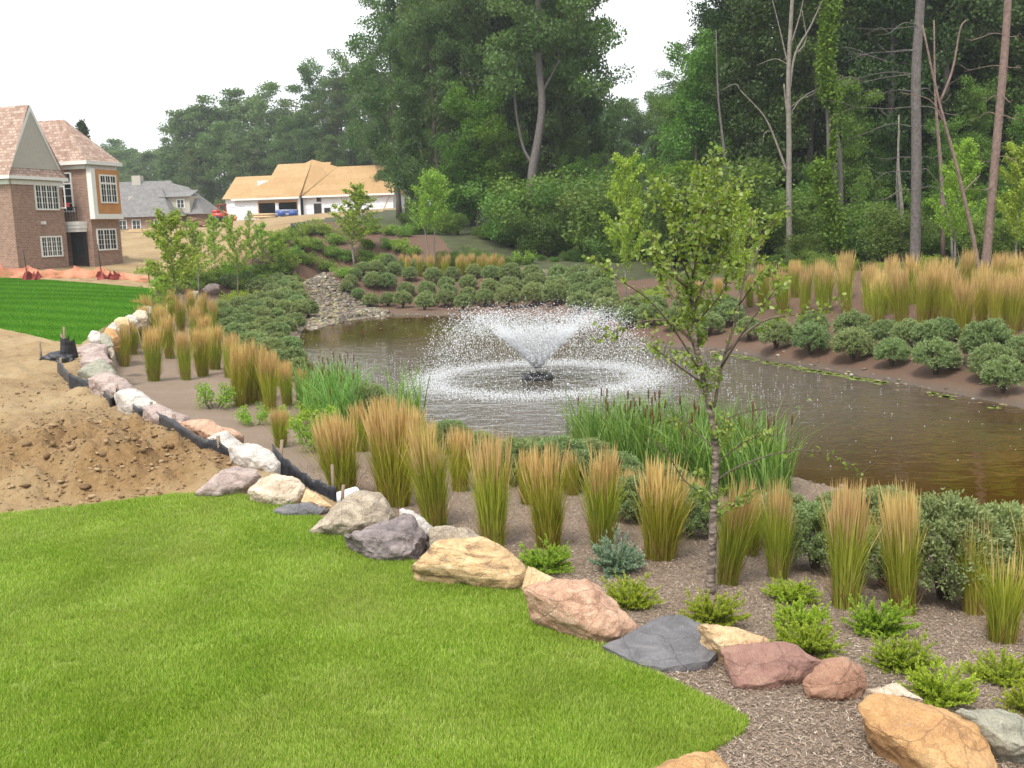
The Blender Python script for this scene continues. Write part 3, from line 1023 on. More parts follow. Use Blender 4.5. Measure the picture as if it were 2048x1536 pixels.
R_PINK = rock_mat('pink_stone', [(0.3, (0.21, 0.16, 0.145)), (0.5, (0.345, 0.265, 0.24)), (0.7, (0.46, 0.39, 0.355))], 4, 1.5)
R_CREAM = rock_mat('cream_stone', [(0.3, (0.27, 0.20, 0.14)), (0.5, (0.50, 0.40, 0.30)), (0.7, (0.66, 0.57, 0.46))], 5, 0.3)
R_TAN = rock_mat('tan_stone', [(0.3, (0.34, 0.21, 0.11)), (0.5, (0.55, 0.38, 0.21)), (0.7, (0.66, 0.52, 0.34))], 5, 0.8)
R_SLATE = rock_mat('slate_stone', [(0.3, (0.085, 0.082, 0.088)), (0.55, (0.14, 0.136, 0.145)), (0.75, (0.20, 0.19, 0.195))], 6, 0.6, 0.3)
R_GREYBROWN = rock_mat('grey_brown_granite', [(0.3, (0.16, 0.12, 0.085)), (0.48, (0.31, 0.26, 0.20)), (0.62, (0.42, 0.36, 0.28)), (0.78, (0.48, 0.34, 0.19))], 7, 0.8, 0.8)
R_DARK = rock_mat('dark_purple_stone', [(0.3, (0.085, 0.07, 0.07)), (0.5, (0.20, 0.165, 0.165)), (0.7, (0.33, 0.28, 0.27))], 3.5, 1.2, 0.3)
R_GREY = rock_mat('grey_green_stone', [(0.3, (0.16, 0.165, 0.13)), (0.5, (0.27, 0.26, 0.20)), (0.7, (0.36, 0.33, 0.27))], 4, 0.4, 0.5)
R_WHITE = rock_mat('white_stone', [(0.3, (0.25, 0.235, 0.22)), (0.5, (0.46, 0.42, 0.38)), (0.7, (0.62, 0.58, 0.53))], 5, 1.5)
R_BAND = rock_mat('banded_yellow_gneiss', [(0.34, (0.17, 0.105, 0.06)), (0.45, (0.42, 0.275, 0.135)), (0.6, (0.57, 0.41, 0.22)), (0.75, (0.62, 0.51, 0.34))], 3.2, 3.5, 0.35, rot=(0.9, 0.5, 0.3))
R_ORANGE = rock_mat('orange_granite', [(0.3, (0.28, 0.145, 0.092)), (0.5, (0.43, 0.26, 0.175)), (0.7, (0.53, 0.38, 0.27))], 9, 0.2, 0.6)
R_PURPLE = rock_mat('purple_red_quartzite', [(0.3, (0.16, 0.08, 0.066)), (0.5, (0.255, 0.138, 0.108)), (0.7, (0.33, 0.21, 0.155))], 3, 1.0, 0.3)
R_BROWN = rock_mat('brown_round_stone', [(0.3, (0.17, 0.085, 0.055)), (0.5, (0.29, 0.155, 0.10)), (0.7, (0.38, 0.24, 0.17))], 3, 1.6, 0.3)
R_OCHRE = rock_mat('ochre_stone', [(0.3, (0.22, 0.11, 0.055)), (0.5, (0.42, 0.235, 0.095)), (0.7, (0.54, 0.36, 0.18))], 2.6, 0.4, 0.4)


def boulder(lab, outline, mat, d=None, z=1.12, thick=0.8, ridge=(), seed=0, tilt=0.7, smooth=0.35, rough=1.0, sink=0.0, group='boulders of the retaining wall'):
    """A stone with real thickness whose outline and ridges follow the photograph."""
    O = np.array(outline, float)
    c = O.mean(0)
    if d is None:
        k = O[:, 1].argmax()                                # its front foot stands in the ground
        d = (hit(O[k, 0], O[k, 1])[1] + (0.05 if thick > .1 else -.07)) / (1 + tilt * (c[1] - O[k, 1]) / F_PX)
    W = max(np.ptp(O[:, 0]), np.ptp(O[:, 1])) / F_PX * d * 0.5
    T = W * thick
    pts = []
    lay = lambda y: d + tilt * (c[1] - y) * d / F_PX          # the visible face leans back from the viewer
    for (x, y) in O: pts.append(pd(x, y, lay(y)))
    for (x, y) in c + (O - c) * 0.80: pts.append(pd(x, y, lay(y) - 0.34 * T))
    for (x, y) in c + (O - c) * 0.45: pts.append(pd(x, y, lay(y) - 0.5 * T))
    for (x, y) in c + (O - c) * 0.84: pts.append(pd(x, y, lay(y) + 0.55 * T) - np.array([0, 0, 0.1 * W]))
    for (x, y) in c + (O - c) * 0.5: pts.append(pd(x, y, lay(y) + 0.95 * T) - np.array([0, 0, 0.2 * W]))
    for (x, y, k) in ridge: pts.append(pd(x, y, lay(y) - k * T))
    # the buried foot
    ctr = pd(c[0], c[1], d)
    foot = [pd(x, y, lay(y) + 0.2 * T) for x, y in c + (O - c) * 0.85]
    for p in foot: pts.append(np.array([p[0], p[1], min(p[2], ctr[2]) - 0.45 * W - sink]))
    pts = np.array(pts)
    org = np.array([ctr[0], ctr[1], pts[:, 2].min()])
    bm = bmesh.new()
    for p in pts: bm.verts.new(p - org)
    r = bmesh.ops.convex_hull(bm, input=bm.verts)
    bmesh.ops.delete(bm, geom=[v for v in bm.verts if not v.link_faces], context='VERTS')
    bmesh.ops.dissolve_limit(bm, angle_limit=radians(9), verts=bm.verts, edges=bm.edges)
    bmesh.ops.triangulate(bm, faces=bm.faces)
    lim = W * 0.34
    for it in range(5):
        long = [e for e in bm.edges if e.calc_length() > lim]
        if long: bmesh.ops.subdivide_edges(bm, edges=long, cuts=1)
        bmesh.ops.triangulate(bm, faces=[f for f in bm.faces if len(f.verts) > 3])
        if it in (1, 2):
            bmesh.ops.smooth_vert(bm, verts=bm.verts, factor=smooth, use_axis_x=True, use_axis_y=True, use_axis_z=True)
        lim *= 0.62
    bm.normal_update()
    V = np.array([v.co for v in bm.verts]); Nn = np.array([v.normal for v in bm.verts])
    S = V / W + seed * 3.1
    h = fbm(S, 1.5, 3) * 0.05 + np.round(fbm(S + 9, 1.1, 2) * 4) / 4 * 0.028 + fbm(S, 6, 3) * 0.026 + np.minimum(0, fbm(S + 3, 3.0, 3)) * 0.05
    V = V + Nn * (h * W * rough)[:, None]
    for v, q in zip(bm.verts, V): v.co = q
    me = bpy.data.meshes.new('boulder')
    bm.to_mesh(me); bm.free()
    me.polygons.foreach_set('use_smooth', np.ones(len(me.polygons), bool))
    me.materials.append(mat)
    try: me.set_sharp_from_angle(angle=radians(38))
    except Exception: pass
    o = link('boulder', me)
    o.location = org
    return tag(o, lab, 'boulder', group)


boulder('pink flat-topped boulder at the corner of the lawn and bare soil', [(385, 988), (435, 943), (468, 931), (514, 934), (527, 949), (493, 979), (430, 995)], R_PINK, z=1.25, thick=.6, seed=1)
boulder('cream rounded boulder beside the pink one at the lawn edge', [(490, 981), (519, 956), (548, 948), (598, 959), (612, 977), (600, 1004), (556, 1012), (514, 1004)], R_CREAM, z=1.22, thick=.8, seed=2)
boulder('small tan boulder squeezed between the cream and the grey-brown one', [(600, 1004), (611, 977), (632, 984), (668, 1014), (640, 1020)], R_TAN, z=1.15, seed=3)
boulder('low blue-grey slab in the grass below the small tan boulder', [(545, 1022), (565, 1011), (615, 1004), (668, 1016), (645, 1032), (561, 1032)], R_SLATE, z=1.17, thick=.5, seed=4)
boulder('large grey-brown humped granite boulder at the lawn edge', [(608, 1060), (649, 1027), (712, 980), (758, 985), (802, 1023), (788, 1052), (741, 1064), (691, 1072), (649, 1068)], R_GREYBROWN, z=1.17, thick=.8, ridge=[(740, 1002, .55)], seed=5)
boulder('dark purple-grey angular boulder with a broken face', [(680, 1066), (729, 1051), (800, 1026), (828, 1030), (862, 1073), (832, 1118), (775, 1126), (737, 1122), (712, 1090)], R_DARK, z=1.14, thick=.8, tilt=.9,
        ridge=[(805, 1048, .75), (760, 1075, .68), (775, 1100, .45)], seed=6, smooth=.15, rough=1.5)
boulder('white boulder half hidden behind the dark angular one', [(798, 1018), (825, 1019), (868, 1052), (866, 1075), (815, 1060)], R_WHITE, d=8.75, seed=7)
boulder('smooth grey-pink boulder behind the yellow banded one', [(855, 1056), (926, 1050), (985, 1077), (975, 1100), (863, 1100)], R_GREYBROWN, d=8.5, seed=8, smooth=.5)
boulder('big yellow banded gneiss boulder lying along the lawn', [(810, 1130), (867, 1081), (909, 1078), (958, 1080), (1012, 1094), (1046, 1119), (1071, 1149), (1044, 1182), (976, 1172), (905, 1150), (860, 1140)], R_BAND,
        thick=.55, ridge=[(960, 1105, .45), (900, 1100, .4), (1010, 1130, .45)], seed=9)
boulder('small tan boulder wedged beside the yellow banded one', [(1055, 1130), (1111, 1157), (1095, 1175), (1044, 1178)], R_TAN, d=7.4, seed=10)
boulder('large orange-pink granite boulder with a speckled domed top', [(1042, 1178), (1069, 1157), (1110, 1155), (1170, 1155), (1202, 1168), (1240, 1212), (1280, 1250), (1245, 1285), (1200, 1292), (1150, 1262), (1088, 1225)], R_ORANGE,
        thick=.7, ridge=[(1180, 1190, .5), (1120, 1190, .4)], seed=11)
boulder('flat dark slate slab set level with the lawn edge', [(1200, 1291), (1260, 1258), (1322, 1228), (1364, 1228), (1447, 1268), (1445, 1296), (1421, 1322), (1331, 1336), (1281, 1330)], R_SLATE, z=1.1, thick=.07, tilt=2.0,
        seed=12, smooth=.15, rough=.45)
boulder('tan boulder showing behind the dark slate slab', [(1390, 1245), (1452, 1249), (1542, 1282), (1530, 1310), (1440, 1310)], R_TAN, d=6.4, seed=13)
boulder('purple-red quartzite boulder with a flat tilted face', [(1440, 1297), (1493, 1284), (1586, 1291), (1648, 1319), (1612, 1358), (1517, 1382), (1468, 1378)], R_PURPLE, z=1.04, thick=.5, tilt=1.0, ridge=[(1590, 1322, .62), (1500, 1372, .3), (1560, 1345, .55)], seed=14, smooth=.15)
boulder('rounded brown boulder sitting on the wood mulch', [(1602, 1362), (1646, 1319), (1690, 1314), (1727, 1336), (1734, 1370), (1718, 1396), (1679, 1406), (1614, 1398)], R_BROWN, z=1.02, thick=.9, ridge=[(1690, 1345, .55)], seed=15)
boulder('flat pale cream stone behind the brown rounded boulder', [(1728, 1378), (1794, 1365), (1850, 1400), (1748, 1402)], R_CREAM, d=5.75, seed=16)
boulder('big ochre orange boulder with a steep shaded end', [(1714, 1406), (1748, 1386), (1864, 1405), (1963, 1443), (2000, 1536), (1995, 1600), (1900, 1575), (1800, 1500), (1733, 1458)], R_OCHRE, thick=.7, tilt=1.0,
        ridge=[(1880, 1432, .55), (1905, 1520, .5)], seed=17, smooth=.22)
boulder('grey-green flat boulder at the right edge behind the ochre one', [(1905, 1418), (1956, 1411), (2080, 1445), (2110, 1535), (1990, 1500)], R_GREY, d=5.2, seed=18)
boulder('tan boulder cut by the bottom picture edge', [(1255, 1550), (1368, 1506), (1424, 1504), (1466, 1536), (1500, 1600), (1300, 1620)], R_OCHRE, z=1.1, thick=.7, seed=19)
FARR = [([(415, 880), (450, 868), (476, 892), (464, 906), (430, 900)], R_WHITE, 'grey and white striped boulder below the black fence'),
        ([(462, 898), (500, 893), (528, 902), (548, 926), (540, 942), (508, 932), (472, 915)], R_WHITE, 'white streaked boulder beside the gap in the black fence'),
        ([(362, 848), (410, 842), (472, 872), (450, 880), (420, 882), (380, 862)], R_ORANGE, 'orange-tan flat boulder in the left wall'),
        ([(288, 820), (318, 814), (364, 836), (358, 850), (305, 840)], R_PINK, 'pale pink-tan boulder leaning on the black fence'),
        ([(232, 790), (270, 785), (306, 812), (288, 824), (250, 815)], R_WHITE, 'white flat boulder along the black fence'),
        ([(180, 762), (210, 750), (240, 763), (260, 783), (236, 792), (202, 780)], R_PINK, 'greyish pink slab on top of the left wall'),
        ([(158, 745), (196, 722), (218, 738), (225, 754), (188, 764)], R_GREY, 'grey rounded boulder in the left wall bend'),
        ([(160, 726), (170, 712), (200, 708), (216, 726), (190, 738)], R_PINK, 'grey-pink boulder above the grey one in the wall bend'),
        ([(146, 702), (175, 690), (205, 695), (200, 712), (165, 714)], R_PINK, 'flat pink boulder at the corner of the mown lawn'),
        ([(172, 672), (180, 661), (196, 665), (200, 680), (178, 684)], R_WHITE, 'white boulder at the corner of the mown lawn'),
        ([(196, 680), (200, 666), (216, 672), (222, 690), (205, 696)], R_GREY, 'small grey boulder below the yellow one'),
        ([(204, 668), (210, 655), (226, 660), (234, 674), (216, 680)], R_OCHRE, 'yellow boulder low in the far wall'),
        ([(212, 655), (220, 645), (236, 648), (238, 662), (220, 662)], R_WHITE, 'cream white boulder above the yellow one'),
        ([(222, 645), (234, 634), (252, 636), (254, 650), (236, 652)], R_TAN, 'tan boulder along the mown lawn edge'),
        ([(240, 640), (254, 630), (268, 632), (270, 644), (254, 646)], R_WHITE, 'pale boulder along the mown lawn edge'),
        ([(258, 632), (272, 620), (288, 622), (290, 634), (272, 638)], R_CREAM, 'cream boulder near the top of the far wall'),
        ([(274, 622), (284, 612), (298, 614), (298, 626), (284, 628)], R_GREY, 'topmost grey boulder of the far wall'),
        ([(208, 702), (220, 694), (226, 708), (218, 718)], R_GREYBROWN, 'small brown stone under the wall bend')]
for i, (o, m, lab) in enumerate(FARR):
    c = np.mean(o, 0)
    o = c + (np.array(o, float) - c) * (1.28 if i < 9 else 1.15) + (4, -3 if i < 9 else 0)
    p = hitA(c[0], max(q[1] for q in o)) + np.array([0, .25, 0]) if i < 10 else at(c[0], max(q[1] for q in o), 1.35)
    boulder(lab, o, m, d=p[1], thick=.8, tilt=1.2, seed=30 + i, sink=.25)
for i, (o, m, lab) in enumerate([([(398, 580), (418, 567), (440, 568), (440, 578), (415, 586)], R_PINK, 'pale boulder between the left young trees'),
                                 ([(372, 600), (385, 580), (398, 582), (392, 602)], R_GREY, 'grey boulder left of the pale one under young trees'),
                                 ([(376, 612), (392, 598), (402, 606), (396, 616)], R_WHITE, 'small white stone below the pale boulder')]):
    p = hitB(np.mean(o, 0)[0], max(q[1] for q in o))
    boulder(lab, o, m, d=p[1], seed=60 + i, group='stones under the left young trees')

# ------------------------------------------------------------------ black silt fences
m_silt, nt, bs, _ = new_mat('black_geotextile')
c = ramp(nt, noise(nt, 9, 4, .6, objc(nt)), [(0.35, (0.012, 0.012, 0.016)), (0.7, (0.04, 0.042, 0.05))])
nt.links.new(c, bs.inputs['Base Color']); bs.inputs['Roughness'].default_value = 0.5
bump(nt, bs, noise(nt, 14, 3, .6, objc(nt)), .5, .03)
M_STAKE = plain('stake_wood', (0.22, 0.165, 0.12), .85, .3, 12)


def silt_fence(lab, path, H, stakes, seed, lean=.12):
    """path: (px, py) of the foot; H: height in metres per point"""
    r = np.random.default_rng(seed)
    P = np.array([hitA(x, y) if not isinstance(z, float) else at(x, y, z) for x, y, z in path])
    o = empty('silt_fence', tuple(P[0])); tag(o, lab, 'silt fence', 'black silt fences')
    Hs = np.array(H, float)
    Q, hh = [], []
    for i in range(len(P) - 1):
        for t in np.linspace(0, 1, 7)[:-1]:
            sag = sin(pi * t)
            Q.append(P[i] * (1 - t) + P[i + 1] * t + np.array([r.normal(0, .006), r.normal(0, .006) + .05 * sag, 0])); hh.append((Hs[i] * (1 - t) + Hs[i + 1] * t) * (1 - .18 * sag))
    Q.append(P[-1]); hh.append(Hs[-1])
    Q, hh = np.array(Q), np.array(hh)
    k = 5
    rows = []
    for j in range(k):
        u = j / (k - 1)
        off = np.column_stack([r.normal(0, .006, len(Q)) * u + lean * u ** 1.5, r.normal(0, .008, len(Q)), hh * u - .06 * (1 - u)])
        rows.append(Q + off)
    V = np.stack(rows, 1)
    n = len(Q)
    Vb = V + np.array([.006, .008, .002])
    idx = lambda a, b, s: s * n * k + a * k + b
    F = []
    for a in range(n - 1):
        for b in range(k - 1):
            F.append([idx(a, b, 0), idx(a + 1, b, 0), idx(a + 1, b + 1, 0), idx(a, b + 1, 0)])
            F.append([idx(a, b, 1), idx(a, b + 1, 1), idx(a + 1, b + 1, 1), idx(a + 1, b, 1)])
        F.append([idx(a, k - 1, 0), idx(a + 1, k - 1, 0), idx(a + 1, k - 1, 1), idx(a, k - 1, 1)])
    m = MB().add(np.concatenate([V.reshape(-1, 3), Vb.reshape(-1, 3)]) - P[0], F)
    m.obj('fabric', m_silt, o, True)
    for i in stakes:
        s = MB(); h = Hs[i] + r.uniform(.08, .2)
        l = np.array([lean + r.normal(0, .06), r.normal(0, .05), h * .9])
        b = P[i] - P[0] + np.array([.03, .03, -.1])
        s.box(b, (.035, 0, 0), (0, .035, 0), l)
        s.obj('stake', M_STAKE, o)
    return o


silt_fence('long black silt fence sagging along the edge of the bare soil', [(114, 741, 0), (139, 773, 0), (180, 779, 0), (222, 808, 0), (232, 804, 0), (275, 833, 0), (296, 838, 0), (345, 872, 0), (402, 908, 0), (432, 914, 0), (484, 930, 0)],
           [.22, .24, .12, .10, .22, .12, .2, .22, .2, .22, .06], [0, 1, 4, 6, 7, 8, 9], 1, .02)
silt_fence('short black silt fence with a loose end behind the cream boulder', [(546, 962, 1.0), (578, 978, .95), (612, 1000, .92), (640, 1010, .9), (672, 1018, .88)], [.46, .36, .32, .30, .26], [0, 4], 2, .02)
s = MB(); b = at(664, 1010, .7); s.box((0, 0, 0), (.035, 0, 0), (0, .035, 0), (0.01, 0, .5)); so = s.obj('wooden_stake', M_STAKE); so.location = b; tag(so, 'single weathered stake standing beside the short black fence', 'stake')
# crumpled end of the fence
o = empty('fabric_heap', tuple(hitA(115, 722))); tag(o, 'crumpled black fabric bundle with stakes at the lawn corner', 'fabric bundle')
bm = bmesh.new(); bmesh.ops.create_icosphere(bm, subdivisions=4, radius=1)
for v in bm.verts:
    q = np.array([v.co])
    k = 1 + .35 * float(fbm(q + 3, 1.7, 3)[0])
    v.co = (v.co.x * .34 * k, v.co.y * .2 * k, max(-.05, v.co.z * .17 * k))
me = bpy.data.meshes.new('bundle'); bm.to_mesh(me); bm.free(); me.materials.append(m_silt); link('bundle', me, o)
for dx, h, l in ((.12, .75, .03), (.18, .6, -.1), (.02, .5, .1), (-.38, .45, .0)):
    s = MB(); s.box((dx, .05, -.05), (.035, 0, 0), (0, .035, 0), (l, 0, h)); s.obj('stake', M_STAKE, o)
mb = MB()
for k in range(5):
    mb.add(*((lambda P: (np.array(P), [[0, 1, 2, 3]]))([(.05 + k * .06, .03 * k, .02), (.16 + k * .05, .05 * k, .04), (.17 + k * .05, .04, .42 + .05 * (k % 3)), (.1 + k * .04, .02, .5 - .05 * k)])))
mb.obj('torn_flap', m_silt, o)
# white pipe
pp = at(690, 997, .75); m = MB()
m.tube([(-.16, -.1, 0), (.12, .16, .02)], .085, 14, cap=False); m.tube([(-.15, -.09, 0), (.115, .155, .02)], .075, 14, cap=False)
po = m.obj('drain_pipe', plain('white_plastic', (.75, .75, .73), .35, .05), smooth=True); po.location = pp
tag(po, 'white plastic drain pipe end behind the grey-brown boulder', 'pipe')

# ------------------------------------------------------------------ fountain
M_BLACKPLASTIC = plain('black_plastic', (0.015, 0.016, 0.018), .4, .2)
m_spray, nt, bs, out = new_mat('white_water')
bs.inputs['Base Color'].default_value = (0.92, 0.94, 0.96, 1); bs.inputs['Roughness'].default_value = .25
tr = N(nt, 'BsdfTranslucent'); tr.inputs['Color'].default_value = (.95, .96, .98, 1)
mx = N(nt, 'MixShader'); mx.inputs[0].default_value = .55
nt.links.new(bs.outputs[0], mx.inputs[1]); nt.links.new(tr.outputs[0], mx.inputs[2]); nt.links.new(mx.outputs[0], out.inputs[0])
fo = empty('fountain', tuple(FOUNT)); tag(fo, 'floating fountain throwing a wide white spray over the pond', 'fountain')
m = MB()
a = np.linspace(0, 2 * pi, 25)
m.tube(np.column_stack([np.cos(a) * .33, np.sin(a) * .33, np.full(25, .03)]), .09, 8, cap=False)
m.obj('float_ring', M_BLACKPLASTIC, fo, True)
m = MB()
for k in range(3):
    m.tube([(cos(k * 2.1) * .3, sin(k * 2.1) * .3, .07), (cos(k * 2.1) * .05, sin(k * 2.1) * .05, .14)], .02, 6)
m.tube([(0, 0, -.1), (0, 0, .13), (0, 0, .2)], [.09, .08, .05], 12)
m.obj('nozzle', M_BLACKPLASTIC, fo, True)
rf = np.random.default_rng(5)


def drops(n, el, v0, k, tmin, tmax, spread=0.0):
    """droplets on drag trajectories, sampled at random times of flight; landing stops at the pond"""
    az = rf.uniform(0, 2 * pi, n)
    el = rf.normal(el, spread, n)
    v0 = v0 * rf.normal(1, .05, n); k = k * rf.uniform(.75, 1.3, n)
    vx, vz = v0 * np.cos(el), v0 * np.sin(el)
    x, z = np.zeros(n), np.full(n, .18)
    tgt = rf.uniform(tmin, tmax, n)
    dt = .01
    X, Z, VX, VZ = x.copy(), z.copy(), vx.copy(), vz.copy()
    done = np.zeros(n, bool)
    for s in range(260):
        t = s * dt
        sp = np.hypot(vx, vz)
        x = x + vx * dt; z = z + vz * dt
        vx = vx - k * sp * vx * dt; vz = vz - (9.8 + k * sp * vz) * dt
        upd = ~done
        X[upd], Z[upd], VX[upd], VZ[upd] = x[upd], z[upd], vx[upd], vz[upd]
        done |= (t > tgt) | (z < .01)
    return np.column_stack([np.cos(az) * X, np.sin(az) * X, Z]), np.column_stack([np.cos(az) * VX, np.sin(az) * VX, VZ])


def drop_mesh(mb, P, V, size, stretch):
    """eight-faced droplets drawn out along their flight"""
    n = len(P)
    U = V / (np.linalg.norm(V, axis=1)[:, None] + 1e-6)
    A = perp(rf, U); B = np.cross(U, A)
    s = size[:, None]
    Vv = np.stack([P + U * s * stretch, P - U * s * stretch, P + A * s, P - A * s, P + B * s, P - B * s], 1)
    b = np.arange(n)[:, None] * 6
    T = np.concatenate([b + f for f in ([0, 2, 4], [0, 4, 3], [0, 3, 5], [0, 5, 2], [1, 4, 2], [1, 3, 4], [1, 5, 3], [1, 2, 5])])
    mb.add(Vv.reshape(-1, 3), T=T)


EL = radians(53)
mb = MB()
P, V = drops(12000, EL, 9.3, .33, .0, .22, .035); drop_mesh(mb, P, V, rf.uniform(.003, .007, len(P)), 9.0)
P, V = drops(34000, EL, 9.3, .33, .12, 1.5, .06); drop_mesh(mb, P, V, np.clip(rf.lognormal(-5.0, .38, len(P)), .003, .018), 1.5)
P, V = drops(6000, radians(63), 8.4, .36, .2, 1.5, .09); drop_mesh(mb, P, V, np.clip(rf.lognormal(-5.0, .38, len(P)), .003, .018), 1.5)
so = mb.obj('spray', m_spray, fo); so['kind'] = 'stuff'
P, V = drops(18000, EL, 9.3, .33, 9, 9, .06)
R_LAND = float(np.median(np.hypot(P[:, 0], P[:, 1])))
print('LANDING RADIUS', R_LAND)
P = P + rf.normal(size=P.shape) * np.array([.13, .13, 0]); P[:, 2] = np.abs(rf.normal(0, .05, len(P)))
mb = MB(); drop_mesh(mb, P, rnd_dirs(rf, len(P)), np.clip(rf.lognormal(-4.9, .4, len(P)), .003, .017), 1.0)
so = mb.obj('splash_ring', m_spray, fo); so['kind'] = 'stuff'
# drops scattered on the pond all round
n = 1800
a = rf.uniform(0, 2 * pi, n); rad = 2.9 + np.abs(rf.normal(0, 2.6, n))
Q = FOUNT[:2] + np.column_stack([np.cos(a) * rad, np.sin(a) * rad])
Q2 = rf.uniform(SHORE.min(0), SHORE.max(0), (700, 2)); Q = np.vstack([Q, Q2]); Q = Q[inside(Q, SHORE) & (dist_line(Q, SHORE, True) > .15)]
mb = MB(); P = np.column_stack([Q, np.full(len(Q), .004)]); drop_mesh(mb, P, np.tile([1.0, 0.2, 0], (len(P), 1)), rf.uniform(.004, .011, len(P)), 1.3)
tag(mb.obj('foam_flecks', m_spray), 'white flecks and drops floating on the pond', 'foam', kind='stuff')

# ------------------------------------------------------------------ algae along the right shore
m_alg = plain('green_algae', (0.16, 0.21, 0.03), .7, .35, 18, .3)
mb = MB()
ALG = [(1290, 697, 40), (1350, 700, 30), (1490, 712, 40), (1550, 724, 50), (1610, 735, 60), (1660, 744, 60), (1710, 753, 40), (1745, 759, 30), (1865, 784, 14), (1892, 789, 16), (1985, 812, 10)]
for (x, y, w) in ALG:
    for k in range(int(w * .8)):
        px, py = x + rf.normal(0, w * .5), 0
        py = y + (px - x) * .17 + abs(rf.normal(0, 2.6)) + 1.0
        c = at(px, py, .006)
        rr_ = rf.uniform(.02, .10)
        a = np.linspace(0, 2 * pi, 7, endpoint=False) + rf.random()
        q = rr_ * (1 + .3 * rf.normal(size=7))
        ring = c + np.column_stack([np.cos(a) * q, np.sin(a) * q, np.zeros(7)])
        mb.add(np.vstack([[c], ring]), T=[[0, 1 + i, 1 + (i + 1) % 7] for i in range(7)])
tag(mb.obj('algae', m_alg), 'yellow-green algae scum floating along the right shore', 'algae', kind='stuff')

# ------------------------------------------------------------------ loose stones, wood chips, clods, lawn blades


def stones(name, lab, cat, C, S, mat, flat=.6, seed=1):
    r = np.random.default_rng(seed)
    bm = bmesh.new(); bmesh.ops.create_icosphere(bm, subdivisions=1, radius=1)
    T0 = np.array([[v.index for v in f.verts] for f in bm.faces]); V0 = np.array([v.co for v in bm.verts]); bm.free()
    n = len(C)
    jit = 1 + .22 * r.normal(size=(n, len(V0), 1))
    sc = np.stack([r.uniform(.7, 1.4, n), r.uniform(.7, 1.2, n), r.uniform(.5, 1, n) * flat], 1)
    a = r.uniform(0, 6.28, n)
    V = V0[None] * jit * sc[:, None] * S[:, None, None]
    x = V[..., 0] * np.cos(a)[:, None] - V[..., 1] * np.sin(a)[:, None]; y = V[..., 0] * np.sin(a)[:, None] + V[..., 1] * np.cos(a)[:, None]
    V = np.stack([x, y, V[..., 2]], -1) + C[:, None]
    T = (np.arange(n) * len(V0))[:, None, None] + T0[None]
    me = make_mesh(name, V.reshape(-1, 3), tris=T.reshape(-1, 3), tint=np.repeat(r.random(n), len(V0)), mat=mat)
    return tag(link(name, me), lab, cat, kind='stuff')


def tint_mat(name, stops, rough=.85):
    m, nt, bs, _ = new_mat(name)
    a = N(nt, 'Attribute', attribute_name='tint')
    c = ramp(nt, a.outputs['Fac'], stops)
    c = mixc(nt, .35, c, mixc(nt, noise(nt, 60, 3, .7, pos(nt)), (0.02, .02, .02), (.6, .58, .52)), 'SOFT_LIGHT')
    nt.links.new(c, bs.inputs['Base Color']); bs.inputs['Roughness'].default_value = rough
    return m


def scatter(P, n, r):
    lo, hi = P.min(0), P.max(0)
    out = np.zeros((0, 2))
    while len(out) < n:
        Q = r.uniform(lo, hi, (n * 2, 2)); out = np.vstack([out, Q[inside(Q, P)]])
    return out[:n]


r9 = np.random.default_rng(9)
m_river = tint_mat('river_stones', [(0, (.06, .05, .042)), (.3, (.13, .11, .09)), (.55, (.21, .18, .15)), (.75, (.22, .16, .11)), (.88, (.24, .23, .08)), (1, (.42, .39, .35))])
Q = np.vstack([scatter(STREAM, 10500, r9), scatter(PEBBLE, 1500, r9)])
S = np.clip(r9.lognormal(-2.95, .45, len(Q)), .02, .16)
stones('river_stones', 'mixed river stones lining the stream mouth', 'river stones', np.column_stack([Q, np.maximum(height(Q), -.03) + S * .2]), S, m_river)
Q = scatter(SHORE, 4000, r9); dl = dist_line(Q, SHORE, True); Q = Q[(dl < .35)][:500]
Q = np.array([q for q in SHORE for _ in range(5)]) + r9.normal(0, .14, (len(SHORE) * 5, 2))
S = np.clip(r9.lognormal(-3.2, .5, len(Q)), .015, .12)
stones('shore_stones', 'small dark stones along the pond shoreline', 'shore stones', np.column_stack([Q, np.maximum(height(Q), -.02)]), S, m_river, seed=2)
m_clod = tint_mat('soil_clods', [(0, (.12, .066, .026)), (.5, (.22, .14, .064)), (1, (.34, .24, .14))])
Q = np.vstack([r9.normal(c, rad * .8, (1000, 2)) for c, rad, h in PILE] + [r9.uniform((-9, 9), (-2.2, 24), (5000, 2))])
Q = Q[inside(Q, A_REGION) & ~inside(Q, LAWN) & ~inside(Q, LAWN2) & (dist_line(Q, WALL) > .35)]
S = np.clip(r9.lognormal(-4.75, .75, len(Q)), .003, .05)
stones('soil_clods', 'loose clods of dug earth on the bare soil', 'clods', np.column_stack([Q, height(Q) + dirt_relief(Q) + S * .15]), S, m_clod, .8, 3)
# wood chips
m_chip = tint_mat('wood_chips', [(0, (.12, .086, .062)), (.35, (.22, .16, .118)), (.7, (.31, .24, .185)), (.95, (.39, .32, .26)), (1, (.58, .53, .46))])
n = 260000
rad = r9.uniform(4.2 ** .5, 16 ** .5, n) ** 2
a = np.radians(r9.uniform(-20, 30, n))
Q = np.column_stack([np.sin(a) * rad, np.cos(a) * rad])
Q = Q[(~inside(Q, LAWN)) & (inside(Q, BED) | (inside(Q, A_REGION) & (Q[:, 1] < 9.4)))]
z = height(Q); Q, z = Q[z > .05], z[z > .05]
z = z + fbm(Q, .9, 3) * .035
n = len(Q)
U = rnd_dirs(r9, n) * np.array([1, 1, .28]); U /= np.linalg.norm(U, axis=1)[:, None]
W = np.cross(U, np.array([0, 0, 1.0]) + r9.normal(size=(n, 3)) * .35); W /= np.linalg.norm(W, axis=1)[:, None]
